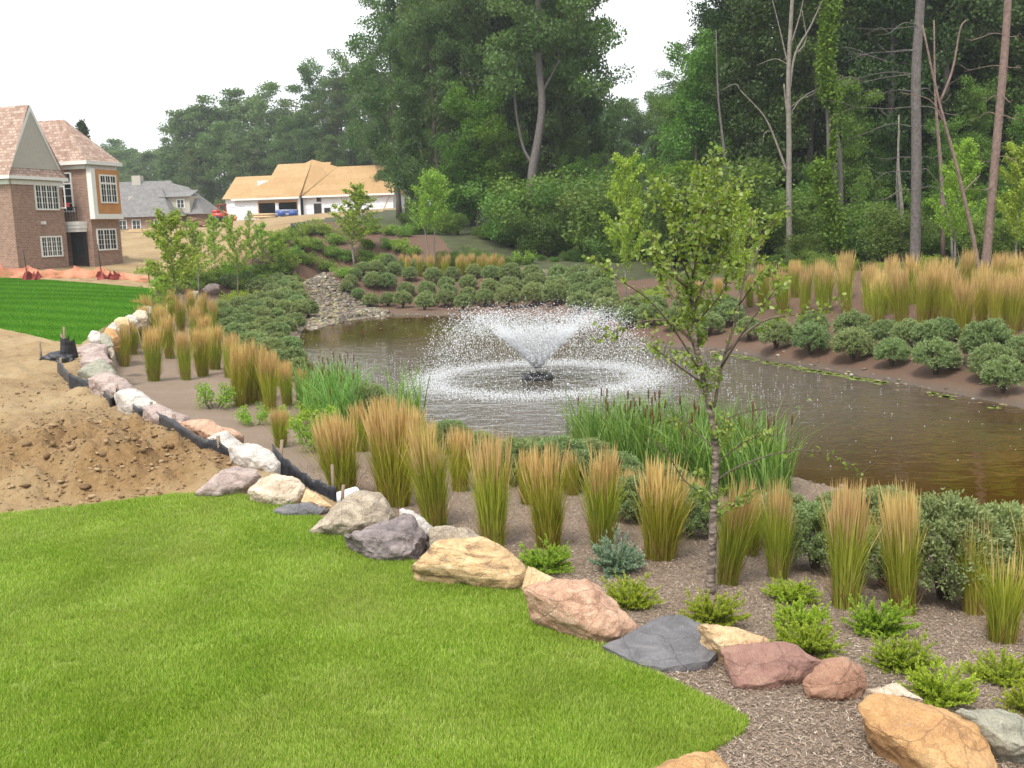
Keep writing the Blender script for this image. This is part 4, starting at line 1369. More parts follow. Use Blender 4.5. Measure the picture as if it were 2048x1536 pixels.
L = (r9.uniform(.010, .038, n))[:, None]; wd = r9.uniform(.0014, .004, n)[:, None]
C = np.column_stack([Q, z + r9.uniform(.003, .016, n)])
V = np.stack([C - U * L * .5 - W * wd, C + U * L * .5 - W * wd * .7, C + U * L * .5 + W * wd, C - U * L * .5 + W * wd * .8], 1)
me = make_mesh('wood_chips', V.reshape(-1, 3), quads=np.arange(n * 4).reshape(n, 4), tint=np.repeat(r9.random(n), 4), mat=m_chip)
tag(link('wood_chips', me), 'shredded wood mulch scattered over the beds', 'mulch', kind='stuff')
# lawn
m_grass, nt, bs, out = new_mat('lawn_blades')
a = N(nt, 'Attribute', attribute_name='tint')
c = ramp(nt, a.outputs['Fac'], [(0, (.08, .17, .006)), (.35, (.215, .35, .018)), (.7, (.385, .52, .07)), (.9, (.51, .59, .17)), (1, (.62, .53, .27))])
pn = noise(nt, 1.1, 5, .65, pos(nt))
c = mixc(nt, math_(nt, 'MULTIPLY', ramp(nt, pn, [(.42, (0, 0, 0)), (.7, (1, 1, 1))]), .5), c, (.26, .30, .06))
nt.links.new(c, bs.inputs['Base Color']); bs.inputs['Roughness'].default_value = .5; bs.inputs['Specular IOR Level'].default_value = .35
tr = N(nt, 'BsdfTranslucent'); nt.links.new(c, tr.inputs['Color'])
mx = N(nt, 'MixShader'); mx.inputs[0].default_value = .35
nt.links.new(bs.outputs[0], mx.inputs[1]); nt.links.new(tr.outputs[0], mx.inputs[2]); nt.links.new(mx.outputs[0], out.inputs[0])
n = 1700000
rad = r9.uniform(3.6 ** .5, 12.5 ** .5, n) ** 2
a = np.radians(r9.uniform(-33, 16, n))
Q = np.column_stack([np.sin(a) * rad, np.cos(a) * rad])
Q = Q + r9.normal(0, .02, Q.shape)
Q = Q[inside(Q, LAWN)]
keep = vnoise(Q, 9) * .5 + .5 > r9.random(len(Q)) * .3
Q = Q[keep]
n = len(Q)
z = heightA(Q)
clump = vnoise(Q, 5.0)
hgt = (.029 + .006 * clump) * r9.uniform(.55, 1.35, n)
az = r9.uniform(0, 2 * pi, n) ; lean = r9.uniform(.15, .9, n)
d = np.column_stack([np.cos(az), np.sin(az)]) + np.column_stack([vnoise(Q + 50, 2.5), vnoise(Q + 90, 2.5)]) * .55
top = np.column_stack([Q + d * (hgt * lean)[:, None], z + hgt])
sa = az + pi / 2 + r9.normal(0, .6, n)
w = r9.uniform(.0014, .0030, n)[:, None] * np.column_stack([np.cos(sa), np.sin(sa)])
b = np.column_stack([Q, z])
V = np.stack([b - np.column_stack([w, np.zeros(n)]), b + np.column_stack([w, np.zeros(n)]), top], 1)
me = make_mesh('grass', V.reshape(-1, 3), tris=np.arange(n * 3).reshape(n, 3), tint=np.repeat(np.clip(r9.beta(2, 2.4, n) + .12 * vnoise(Q, 1.7), 0, 1), 3), mat=m_grass)
tag(link('grass', me), 'short bright green blades of the near lawn', 'grass', kind='stuff')

# neighbour's lawn: short tufts over its striped turf
n = 200000
lo, hi = np.array([-26, 23]), np.array([-6, 54])
Q = r9.uniform(lo, hi, (n * 3, 2)); Q = Q[inside(Q, LAWN2)][:n]
n = len(Q)
z = heightA(Q)
az = r9.uniform(0, 2 * pi, n)
h = r9.uniform(.012, .028, n)
d = np.column_stack([np.cos(az), np.sin(az)]) * (h * .7)[:, None]
w = np.column_stack([-np.sin(az), np.cos(az)]) * r9.uniform(.004, .009, n)[:, None]
zc = np.zeros((n, 1))
V = np.stack([np.column_stack([Q - w, z]), np.column_stack([Q + w, z]), np.column_stack([Q + d, z + h])], 1)
me = make_mesh('grass', V.reshape(-1, 3), tris=np.arange(n * 3).reshape(n, 3), tint=np.repeat(r9.random(n), 3), mat=m_lawn2)
tag(link('grass', me), 'short deep green turf of the striped lawn by the brick house', 'grass', kind='stuff')

# ------------------------------------------------------------------ foreground birch
def px_path(pts, d, dz=None):
    """a branch followed in space: (px, py, offset towards or away from the camera)"""
    return np.array([pd(p[0], p[1], d + (p[2] if len(p) > 2 else 0)) for p in pts])


def smooth_path(P, k=4):
    P = np.asarray(P)
    t = np.arange(len(P)); tt = np.linspace(0, len(P) - 1, (len(P) - 1) * k + 1)
    Pp = np.vstack([2 * P[0] - P[1], P, 2 * P[-1] - P[-2]])
    out = []
    for x in tt:
        i = min(int(x), len(P) - 2); f = x - i
        p0, p1, p2, p3 = Pp[i:i + 4]
        out.append(0.5 * (2 * p1 + (p2 - p0) * f + (2 * p0 - 5 * p1 + 4 * p2 - p3) * f ** 2 + (3 * p1 - p0 - 3 * p2 + p3) * f ** 3))
    return np.array(out)


m_birch, nt, bs, _ = new_mat('birch_bark')
p = objc(nt)
n1 = noise(nt, 9, 4, 0.6, mapping(nt, p, (1, 1, 3.2)))
n2 = noise(nt, 40, 3, 0.6, mapping(nt, p, (1, 1, 2.0)))
c = ramp(nt, n1, [(0.40, (0.045, 0.035, 0.028)), (0.50, (0.16, 0.12, 0.095)), (0.62, (0.34, 0.28, 0.235))])
c = mixc(nt, math_(nt, 'MULTIPLY', n2, 0.5), c, (0.10, 0.075, 0.06))
nt.links.new(c, bs.inputs['Base Color']); bs.inputs['Roughness'].default_value = 0.8
bump(nt, bs, n1, 0.8, 0.02)

rngb = np.random.default_rng(3)
base = hitB(1419, 1192)
D0 = base[1]
birch = empty('birch_tree', tuple(base))
tag(birch, 'slender young birch with a pale peeling trunk rising from the mulch in front', 'tree')
wt, wb, lf = MB(), MB(), MB()


def loc(P): return np.asarray(P) - base


trunk = [(1419, 1200), (1424, 1110), (1428, 1000), (1431, 900), (1420, 820), (1404, 750), (1390, 670), (1383, 570), (1388, 455), (1393, 345)]
TP = loc(smooth_path(px_path(trunk, D0)))
kk = np.linspace(0, 1, len(TP))
wt.tube(TP, 0.037 * (1 - kk) ** 0.75 + 0.004 + 0.02 * np.exp(-kk * 30), 10)
BR = [([(1428, 815), (1445, 725, .1), (1468, 650, .2), (1488, 560, .3), (1500, 470, .35), (1505, 420, .4)], .015),
      ([(1402, 745), (1352, 665, -.2), (1300, 602, -.35), (1240, 560, -.5), (1200, 530, -.6)], .010),
      ([(1392, 690), (1340, 645, .2), (1290, 642, .4), (1235, 662, .5), (1190, 680, .55)], .012),
      ([(1386, 600), (1330, 520, .2), (1292, 470, .3), (1262, 440, .35)], .012),
      ([(1450, 705), (1520, 645, .25), (1600, 628, .4), (1690, 612, .5)], .013),
      ([(1478, 610), (1515, 560, -.2), (1545, 535, -.35)], .009),
      ([(1442, 735), (1492, 655, -.3), (1535, 600, -.4), (1560, 570, -.5)], .011),
      ([(1384, 540), (1440, 455, .3), (1470, 390, .4)], .010), ([(1386, 500), (1345, 425, -.2), (1330, 375, -.3)], .010),
      ([(1388, 455), (1420, 395, -.2), (1432, 345, -.25)], .009), ([(1383, 580), (1330, 540, -.4), (1305, 500, -.6)], .009),
      ([(1410, 770), (1340, 720, -.3), (1300, 690, -.45)], .010), ([(1400, 730), (1370, 640, .3), (1350, 560, .5), (1340, 500, .6)], .012),
      ([(1426, 965), (1480, 932, .1), (1560, 905, .25), (1625, 902, .35), (1680, 918, .45), (1727, 960, .5)], .009),
      ([(1428, 1000), (1370, 962, -.1), (1335, 905, -.2), (1310, 880, -.2)], .007), ([(1430, 930), (1480, 890, -.2), (1540, 862, -.3)], .007),
      ([(1424, 860), (1470, 830, .2), (1545, 815, .3), (1620, 805, .3)], .007), ([(1431, 900), (1380, 855, .2), (1330, 840, .3)], .007),
      ([(1388, 650), (1440, 590, -.3), (1478, 520, -.4)], .010), ([(1385, 620), (1420, 540, .3), (1450, 500, .4)], .009),
      ([(1490, 560), (1530, 470, .4), (1555, 430, .5)], .009), ([(1427, 1040), (1470, 1010, .1), (1500, 985, .1)], .006),
      ([(1383, 570), (1350, 480, -.3), (1352, 400, -.4)], .009), ([(1385, 520), (1425, 440, .3), (1450, 370, .4)], .009), ([(1388, 610), (1440, 520, .2), (1470, 440, .3)], .009),
      ([(1386, 640), (1330, 570, .4), (1310, 510, .5)], .009), ([(1386, 470), (1410, 400, .2), (1408, 340, .3)], .007), ([(1384, 560), (1400, 470, -.5), (1395, 400, -.6)], .008)]
leaf_src = []
OUT = (0, 1, 2, 3, 4, 5, 6, 10, 11)
for bi, (pts, r) in enumerate(BR):
    P = loc(smooth_path(px_path(pts, D0)))
    wb.tube(P, np.linspace(r, 0.0025, len(P)), 6)
    bare = bi in (14, 16)
    for j in range(2 if bare else 8):
        q = rngb.integers(max(1, len(P) // 4), len(P) - 1)
        d = (P[q] - P[q - 1]); d /= np.linalg.norm(d)
        d = d + rngb.normal(size=3) * 0.6 + np.array([0, 0, .25])
        T = branch_path(rngb, P[q], d, rngb.uniform(0.1, 0.24) if bi in OUT else rngb.uniform(0.12, 0.34), 4, 0.1, 0.12)
        wb.tube(T, np.linspace(0.0035, 0.0012, len(T)), 4, cap=False)
        if not bare and bi not in (13, 15, 16, 17, 21): leaf_src.append((T, 8 if bi in OUT else 20))
    leaf_src.append((P[len(P) // 2:] if bi in OUT else P[len(P) // 3:], 3 if bare else 24 if bi in OUT else 52 if bi != 13 else 34))
leaf_src.append((TP[6:24], 60))
for j in range(46):
    q = rngb.integers(7, len(TP) - 4); az = rngb.uniform(0, 6.28)
    T = branch_path(rngb, TP[q], (cos(az), sin(az), .9), rngb.uniform(.1, .3), 4, .2, .12)
    wb.tube(T, np.linspace(.0035, .0012, len(T)), 4, cap=False)
    leaf_src.append((T[1:], 20))
leaf_src.append((TP[24:], 300))
for P, n in leaf_src:
    q = rngb.random(n) ** 0.8 * (len(P) - 1)
    a = np.minimum(q.astype(int), len(P) - 2)
    C0 = P[a] + (P[a + 1] - P[a]) * (q - a)[:, None]
    st = rnd_dirs(rngb, n) * 0.035
    U = rnd_dirs(rngb, n) + np.array([0, 0, -0.35]); U /= np.linalg.norm(U, axis=1)[:, None]
    W = perp(rngb, U)
    s = rngb.uniform(0.03, 0.058, n)
    Nn = np.cross(U, W)
    C = C0 + st
    # each leaf: stalk base, two folded halves of three points a side
    hw = s * 0.36
    V = np.stack([C, C + U * (s * .3)[:, None] + W * hw[:, None] + Nn * (s * .08)[:, None], C + U * (s * .7)[:, None] + W * (hw * .75)[:, None] + Nn * (s * .06)[:, None], C + U * s[:, None],
                  C + U * (s * .7)[:, None] - W * (hw * .75)[:, None] + Nn * (s * .06)[:, None], C + U * (s * .3)[:, None] - W * hw[:, None] + Nn * (s * .08)[:, None]], 1)
    b = np.arange(n)[:, None] * 6
    Q = np.concatenate([b + [0, 1, 2, 3], b + [0, 3, 4, 5]])
    lf.add(V.reshape(-1, 3), Q, tint=np.repeat(rngb.random(n), 6))
wt.obj('trunk', m_birch, birch, True)
wb.obj('branches', M_TWIG, birch, True)
lf.obj('leaves', M_BIRCH, birch)

# ------------------------------------------------------------------ bare and special trunks of the woods


def special(name, lab, base_px, d, polys, mat, part='trunk'):
    q = pd(*base_px, d)
    b = np.array([q[0], q[1], zg(q[0], q[1]) - 0.1])
    o = empty(name, tuple(b))
    tag(o, lab, 'tree')
    tr = MB()
    for i, (pts, r0, r1) in enumerate(polys):
        P = smooth_path(px_path(pts, d)) - b
        if i == 0: P[0, 2] = 0
        tr.tube(P, np.linspace(r0, r1, len(P)), 9 if i == 0 else 5)
    tr.obj('trunk', mat, o, True)
    return o, b


rs = random.Random(8)


def dead_branches(trunk, n, d, L=(60, 190), droop=18):
    """dead side branches in whorls along a pine trunk given in pixels"""
    out = []
    y0, y1 = 60, 430
    for i in range(n):
        y = y0 + (y1 - y0) * i / n + rs.uniform(-15, 15)
        for k in range(len(trunk) - 1):
            if min(trunk[k][1], trunk[k + 1][1]) <= y <= max(trunk[k][1], trunk[k + 1][1]):
                t = (y - trunk[k][1]) / (trunk[k + 1][1] - trunk[k][1] + 1e-6)
                x = trunk[k][0] + (trunk[k + 1][0] - trunk[k][0]) * t
        for s in rs.sample([-1, -1, 1], 2):
            l = rs.uniform(*L) * (1.0 if s < 0 else 0.55)
            dd = rs.uniform(-1.5, 1.5)
            pts = [(x, y, 0), (x + s * l * .35, y + rs.uniform(-8, 6), dd * .3), (x + s * l * .7, y + rs.uniform(0, droop), dd * .7), (x + s * l, y + rs.uniform(0.4, 1.6) * droop, dd)]
            out.append((pts, 0.022, 0.006))
            if rs.random() < .8:
                e = pts[2]
                out.append(([e, (e[0] + s * l * .2, e[1] + rs.uniform(-12, 4), e[2]), (e[0] + s * l * .42, e[1] + rs.uniform(-18, 12), e[2] + .2)], 0.014, 0.005))
    return out


t = [(1826, 560), (1831, 480), (1833, 300), (1832, 150), (1841, 0), (1846, -140)]
special('pine_tree', 'tall grey pine trunk with whorls of dead branches in the right woods', (1826, 545), 39, [(t, .21, .155)] + dead_branches(t, 9, 39), M_BARK_GREY)
t = [(1968, 560), (1976, 480), (1992, 300), (2008, 120), (2016, 0), (2024, -140)]
special('pine_tree', 'pinkish brown pine trunk leaning right near the picture edge', (1968, 560), 37, [(t, .17, .115)] + dead_branches(t, 6, 37, (25, 80), 8), M_BARK_PINK)
special('dead_tree', 'slender dead trunk leaning left across the pinkish pine', (1962, 555), 36.5,
        [([(1960, 555), (1945, 470), (1915, 340), (1875, 190), (1845, 50)], .085, .03), ([(1880, 205), (1905, 140), (1920, 60), (1932, 40)], .05, .02), ([(1890, 250), (1860, 200), (1800, 185)], .03, .01),
         ([(1925, 385), (1960, 350)], .03, .015)], M_BARK_PINK)
special('dead_tree', 'pale bare dead tree with forking branches and no leaves', (1579, 530), 46,
        [([(1579, 540), (1578, 420), (1578, 280), (1577, 150), (1582, 40), (1588, -60)], .15, .07),
         ([(1574, 345), (1558, 300), (1530, 235), (1480, 180)], .07, .02), ([(1480, 180), (1470, 168), (1440, 182)], .025, .01), ([(1577, 245), (1571, 200), (1568, 168)], .05, .03),
         ([(1578, 190), (1590, 110), (1620, 55), (1650, -10)], .07, .025), ([(1590, 110), (1612, 80), (1604, 20)], .04, .015), ([(1578, 140), (1560, 60), (1545, 0)], .04, .015),
         ([(1580, 95), (1600, 30), (1612, -30)], .04, .015), ([(1578, 130), (1550, 118), (1515, 130)], .03, .01), ([(1582, 225), (1612, 190), (1690, 155)], .03, .01),
         ([(1548, 262), (1530, 265), (1525, 290)], .02, .01), ([(1582, 215), (1600, 200), (1640, 180), (1670, 150)], .02, .01)], M_BARK_PALE)
for x0, y0, x1, y1, r, d, lab, mm in [(1803, 530, 1798, 230, .11, 42, 'thin grey trunk just left of the grey pine', M_BARK_PALE), (1789, 520, 1800, 260, .07, 44, 'thinnest pale trunk left of the grey pine', M_BARK_GREY),
                                      (1886, 515, 1868, 40, .11, 43, 'tan slim trunk right of the grey pine', M_BARK_PINK), (1682, 430, 1668, 130, .14, 47, 'brownish trunk beside the vine covered one', M_BARK_GREY),
                                      (1455, 470, 1432, 60, .10, 52, 'grey trunk behind the crown of the near birch', M_BARK_GREY), (812, 400, 806, 250, .2, 100, 'straight bare trunk right of the unfinished house', M_BARK_PALE),
                                      (1905, 500, 1880, 330, .05, 41, 'thin leaning stick-like trunk between the pines', M_BARK_PALE)]:
    o, b = special('bare_trunk', lab, (x0, y0), d, [([(x0, max(y0, 520 if d < 60 else y0)), ((x0 * 2 + x1) / 3 + 3, (y0 * 2 + y1) / 3), ((x0 + 2 * x1) / 3 - 3, (y0 + 2 * y1) / 3), (x1, y1)], r, r * .22)], mm)
# vine covered trunk
o, b = special('vine_covered_tree', 'trunk wrapped in bright green climbing vine in the right woods', (1662, 500), 45,
               [([(1664, 510), (1664, 400), (1660, 250), (1656, 120), (1662, 0), (1668, -120)], .2, .12)], M_BARK_GREY)
rv = np.random.default_rng(17)
mv = MB()
for pts, wv_, n in [([(1664, 0), (1656, 60), (1652, 120), (1658, 180), (1664, 195)], 18, 5200), ([(1640, 330), (1652, 380), (1664, 440), (1668, 490)], 22, 4600), ([(1664, 195), (1668, 260), (1660, 330)], 8, 900), ([(1650, -130), (1660, 0)], 16, 1800)]:
    P = smooth_path(px_path(pts, 44.7)) - b
    q = rv.random(n) * (len(P) - 1); a = np.minimum(q.astype(int), len(P) - 2)
    lump = 0.7 + 0.6 * np.abs(np.sin(q * 1.7)) 
    C = P[a] + (P[a + 1] - P[a]) * (q - a)[:, None] + rnd_dirs(rv, n) * (wv_ / F_PX * 45 * rv.random(n) ** .5 * lump)[:, None]
    U = rnd_dirs(rv, n) + np.array([0, -0.3, -.4]); U /= np.linalg.norm(U, axis=1)[:, None]
    s = rv.uniform(.08, .17, n)
    mv.leaves(C, U * s[:, None], perp(rv, U) * (s * .42)[:, None], rv.random(n))
mv.obj('vine', foliage('vine_leaves', (0.06, 0.14, 0.008), (0.15, 0.26, 0.025), 0.35, 0.05), o)
# big curved trunk of the middle grove
o, b = special('curved_trunk_tree', 'tall tree with a bare curving trunk in the middle grove', (1068, 490), 66,
               [([(1068, 500), (1066, 420), (1064, 350), (1076, 280), (1084, 210), (1078, 130), (1075, 60), (1078, -60)], .36, .16), ([(1082, 190), (1098, 160), (1120, 120)], .12, .04),
                ([(1066, 330), (1045, 290), (1030, 200), (1035, 120)], .12, .05), ([(1078, 120), (1050, 60), (1020, 10)], .1, .03)], M_BARK_GREY)
mv = MB()
for i in range(70):
    x, y, dd = rs.uniform(985, 1195), rs.uniform(-160, 175), rs.uniform(-1.5, 4)
    if abs(x - 1080) < 22 and y > 105: dd = 2.5
    c = pd(x, y, 66 + dd) - b
    leaf_blob(rv, mv, c, rs.uniform(.7, 1.5), 330, .24, .6, .45, rs.uniform(.3, .7))
mv.obj('crown', M_OAK, o)

# ------------------------------------------------------------------ cattails


def cattails(lab, poly_px, n, H, nsp, seed):
    r = np.random.default_rng(seed)
    P0 = np.array([at(x, y, 0)[:2] for x, y in poly_px])
    lo, hi = P0.min(0), P0.max(0)
    C = r.uniform(lo, hi, (n * 6, 2)); C = C[inside(C, P0)][:n]
    n = len(C)
    z = np.maximum(heightB(C), -0.12)
    h = H * r.uniform(.5, 1.12, n) * (1 + .12 * vnoise(C, 1.3))
    S, az = arcs(r, n, 0.0, h, .24, .55, 5)
    S = S + np.column_stack([C, z])[:, None]
    side = np.stack([-np.sin(az + r.normal(0, .7, n)), np.cos(az), np.zeros(n)], 1)
    m = MB()
    blade_strip(m, S, np.array([.011, .012, .010, .007, .001])[None] * r.uniform(.7, 1.25, n)[:, None], side, r.random(n))
    o = m.obj('cattails', M_CATTAIL)
    tag(o, lab, 'reeds', kind='stuff')
    m = MB()
    for k in r.integers(0, n, nsp):
        hh = H * r.uniform(.8, 1.02)
        x, y = C[k]
        lean = r.normal(size=2) * .05
        m.tube([[x, y, z[k]], [x + lean[0], y + lean[1], z[k] + hh]], .004, 4)
        m.tube([[x + lean[0], y + lean[1], z[k] + hh - .16], [x + lean[0], y + lean[1], z[k] + hh - .15], [x + lean[0] * 1.1, y + lean[1] * 1.1, z[k] + hh - .02], [x + lean[0] * 1.1, y + lean[1] * 1.1, z[k] + hh]], [.004, .014, .014, .003], 6)
    if nsp: m.obj('seed_spikes', M_SPIKE, o)
    return o


cattails('tall green cattails with brown spikes growing at the near pond edge', [(1130, 905), (1240, 900), (1400, 915), (1530, 955), (1590, 1000), (1560, 1035), (1450, 1020), (1330, 985), (1200, 945)], 2300, 1.12, 55, 1)
cattails('green cattails with dark spikes at the left end of the pond', [(600, 815), (650, 800), (700, 800), (735, 830), (720, 872), (660, 885), (605, 860)], 900, 1.05, 22, 2)
cattails('thin grey-green rushes standing in the water before the ripples', [(780, 855), (800, 835), (840, 838), (850, 860), (810, 870)], 110, 1.15, 0, 3)

# ------------------------------------------------------------------ planting: reed grass
def yh(px): return 453 - 0.028 * (px - 1024)


HREED = 1.25


def reeds(pts, row, group, sparse=()):
    """pts: (base px, base py, top py)"""
    for i, (x, y, yt) in enumerate(sorted(pts)):
        p = hitB(x, y)
        d = sqrt(p[0] ** 2 + p[1] ** 2 + (EYE - p[2]) ** 2)
        H = min(1.75, max(0.7, (y - yt) / F_PX * d / 0.97))
        s = H / HREED
        pr = P_REED_SPARSE if i in sparse else pick(P_REED)
        ws = s * rnd.uniform(0.85, 1.2) * (0.72 if d > 20 else 0.98)
        if x > 1430 and d < 12: ws *= 0.78
        o = pr.place(p - (0, 0, .02), ang(), (ws, ws, s), f'{ordinal(i + 1)} feathery tan reed grass clump from the left {row}', 'ornamental grass', group)
        o.rotation_euler = (rnd.gauss(0, .05), rnd.gauss(0, .05), o.rotation_euler[2])


reeds([(690, 1000, 822), (790, 1012, 800), (870, 1050, 840), (985, 1090, 862), (1098, 1092, 880), (1205, 1087, 885), (1320, 1118, 915),
       (1454, 1168, 954), (1556, 1156, 963), (1690, 1213, 975), (1808, 1223, 985), (1948, 1228, 1030), (2003, 1288, 1085), (2075, 1230, 1020)],
      'in the row behind the lawn boulders', 'reed grasses behind the lawn boulders', sparse=(11, 12))
reeds([(770, 920, 788), (820, 950, 812), (725, 900, 800), (1145, 990, 905), (1265, 1040, 935), (1000, 960, 880), (1390, 1060, 960), (1500, 1110, 975), (920, 980, 850), (1055, 1010, 890), (660, 940, 830), (1215, 1010, 915), (860, 930, 840)],
      'in the back row beside the pond edge', 'reed grasses near the pond edge')
reeds([(250, 732, 645), (268, 708, 640), (308, 762, 655), (340, 716, 630), (372, 760, 662), (406, 752, 655), (430, 740, 650), (457, 756, 668),
       (290, 682, 612), (320, 692, 610), (390, 692, 612), (413, 704, 630), (470, 740, 665)],
      'in the mulch bed below the far boulder wall', 'reed grasses in the left bed')
reeds([(480, 812, 688), (498, 806, 680), (520, 802, 690), (541, 824, 702), (575, 812, 720), (562, 890, 825), (600, 800, 735), (552, 770, 700)],
      'left of the pondside cattails', 'reed grasses beside the left cattails')
reeds([(300, 655, 590), (330, 660, 592), (362, 664, 594), (397, 662, 592), (428, 668, 600), (345, 640, 580), (383, 640, 580), (412, 646, 585), (275, 650, 600)],
      'around the trunk of the young left tree', 'reed grasses around the young left tree')
rb = [(x / 2.738 + 1300, y / 2.738 + 500, 0) for x, y in
      [(620, 330), (735, 345), (845, 360), (950, 350), (1080, 350), (1240, 410), (1190, 370), (1380, 405), (1310, 345), (1490, 400), (1560, 385),
       (1610, 400), (1705, 485), (1820, 430), (1900, 455), (1980, 460), (2035, 430)]]
rb = [(x, y, y - 100 - (y - 620) * 0.25) for x, y, _ in rb]
reeds(rb, 'in the front row on the right bank', 'reed grasses on the right bank')
reeds([(x, 598 + (x - 1700) * 0.012 + (i % 2) * 8, 598 - 76 - (i % 3) * 8 + (i % 2) * 8) for i, x in enumerate(
      [1590, 1640, 1690, 1735, 1780, 1825, 1862, 1895, 1930, 1965, 2000, 2035, 2065])],
      'in the rear row below the right woods', 'reed grasses below the right woods')
reeds([(x + rnd.uniform(-4, 4), 548 + (x - 900) * 0.002 + k * 5, 548 - 42 + k * 5) for k in (0, 1) for x in range(808 + k * 12, 1015, 23)] +
      [(1395, 610, 560), (1440, 606, 556), (1500, 612, 550)],
      'in the red-brown mass beyond the clipped willows', 'reed grasses beyond the far willows')

# ------------------------------------------------------------------ ball willows


def willow(x, y, rpx, protos, label, group):
    p = hitB(x, y)
    d = sqrt(p[0] ** 2 + p[1] ** 2 + (EYE - p[2]) ** 2)
    s = rpx / F_PX * d / 0.5
    s = min(2.2, max(0.6, s))
    pick(protos).place(p - (0, 0, .01), ang(), (s * rnd.uniform(.98, 1.1), s * rnd.uniform(.98, 1.1), s * rnd.uniform(.9, 1.02)), label, 'shrub', group)


c4 = lambda x, y: (x / 4.267 + 640, y / 4.267 + 460)
FILES = [((240, 535), (345, 385), 4), ((330, 600), (470, 365), 5), ((425, 655), (600, 300), 7), ((562, 655), (710, 365), 6), ((727, 660), (830, 370), 6),
         ((885, 685), (950, 450), 4), ((1060, 660), (1118, 440), 4), ((1235, 685), (1298, 415), 4), ((1430, 650), (1470, 440), 3),
         ((1620, 665), (1640, 450), 3), ((1835, 645), (1830, 455), 3), ((2000, 650), (2030, 470), 3)]
for i, (a, b, n) in enumerate(FILES):
    pa, pb = hitB(*c4(*a))[:2], hitB(*c4(*b))[:2]
    for j in range(n):
        q = pa + (pb - pa) * j / (n - 1) + np.array([rnd.uniform(-.12, .12), rnd.uniform(-.12, .12)])
        s = 0.86 * (0.85 if i in (0, 1) else 1.0) * rnd.uniform(0.9, 1.1) * (1.35 if i >= 9 else 1.0)
        pick(P_BALL_FAR).place((q[0], q[1], float(heightB(q[None])[0]) - .02), ang(), (s * 1.04, s * 1.04, s * 1.02),
                               f'{ordinal(j + 1)} clipped ball willow from the water in the {ordinal(i + 1)} file from the stream', 'shrub', 'ball willows in files on the far bank')
lst = [(80, 370), (260, 460), (260, 385), (250, 305), (240, 245), (450, 340), (440, 255), (480, 445), (480, 520), (660, 580), (710, 495), (860, 570),
       (890, 495), (1070, 610), (1150, 510), (1360, 650), (1380, 550), (1540, 570), (1700, 690), (1480, 500)]
for i, (x, y) in enumerate(sorted(lst)):
    willow(x / 4.267 + 1100, (y + 75) / 4.267 + 500, 25, P_BALL_FAR, f'{ordinal(i + 1)} ball willow from the left on the bank behind the fountain spray', 'ball willows behind the fountain')
lst = [(690, 460, 90), (880, 492, 92), (885, 412, 88), (1110, 512, 100), (1110, 432, 92), (1322, 560, 86), (1290, 462, 84), (1405, 470, 80), (1562, 582, 108),
       (1530, 462, 88), (1600, 445, 72), (1840, 515, 122), (1875, 620, 112), (1935, 695, 100), (2045, 570, 90)]
for i, (x, y, r) in enumerate(sorted(lst)):
    willow(x / 2.738 + 1300, (y + r * 0.9) / 2.738 + 500, 0.98 * r / 2.738, P_BALL, f'{ordinal(i + 1)} round grey-green willow from the left on the right bank', 'round willows on the right bank')
lst = [(1080, 890), (1070, 960), (1160, 960), (1300, 940), (1150, 1040), (1310, 1010), (1440, 950), (1390, 870), (1240, 850), (1350, 820), (1500, 850),
       (1570, 950), (1650, 870), (1760, 830), (1790, 890), (1860, 880), (1650, 1050), (1740, 1000), (1600, 1100), (1470, 1030), (1350, 1090), (1210, 1110),
       (1530, 1110), (1410, 1170), (1600, 1190), (1700, 1220), (1370, 680), (1440, 650), (1540, 720), (1550, 660), (1650, 680), (1690, 640), (1740, 700),
       (1640, 760), (1720, 790), (1780, 780), (1590, 620), (1300, 600), (1160, 620), (1320, 1200), (1480, 1240), (1250, 1010), (1560, 780), (1430, 790)]
lst = [(x / 4.452 + 200, y / 4.452 + 420) for x, y in lst] + [(515, 690), (545, 702), (556, 722), (590, 720), (530, 735), (600, 742)]
for i, (x, y) in enumerate(sorted(lst, key=lambda q: q[1])):
    willow(x, y + 17, 16.5 + (y - 560) * 0.045, P_BALL_FAR, f'{ordinal(i + 1)} mounded willow counted towards the camera on the left bank', 'mounded willows on the left bank')
near = [(1380, 1076, 50, 'half hidden behind the birch trunk'), (1118, 975, 52, 'behind the tan clump left of the cattails'), (1037, 965, 45, 'between two tan clumps, farthest left of the near row'),
        (1272, 1045, 48, 'in the gap left of the birch'), (1630, 1135, 66, 'right of the birch, fully rounded'), (1508, 1085, 46, 'just right of the birch, small'),
        (1764, 1090, 55, 'behind the plumes near the water'), (1888, 1200, 92, 'the biggest one, above the lime junipers'), (1765, 1165, 52, 'tucked left of the biggest willow'),
        (2020, 1190, 78, 'cut by the right picture edge'), (1178, 960, 40, 'at the left foot of the cattails'), (900, 905, 34, 'small one at the near water edge'),
        (735, 838, 34, 'beside the left cattails at the water'), (1340, 1010, 40, 'below the cattails'), (820, 892, 32, 'at the water behind the tallest left tan clumps'), (960, 938, 38, 'at the water left of the fountain axis'),
        (1075, 955, 40, 'at the water just under the fountain'), (1232, 990, 42, 'under the first brown cattail spikes'), (1560, 1075, 44, 'behind the clump right of the birch'), (1680, 1080, 46, 'between two plumed clumps near the water')]
for x, y, r, how in near:
    willow(x, y, r * 1.15, P_BALL_NEAR, f'bushy grey-green willow {how}', 'near willows between the reed grasses')

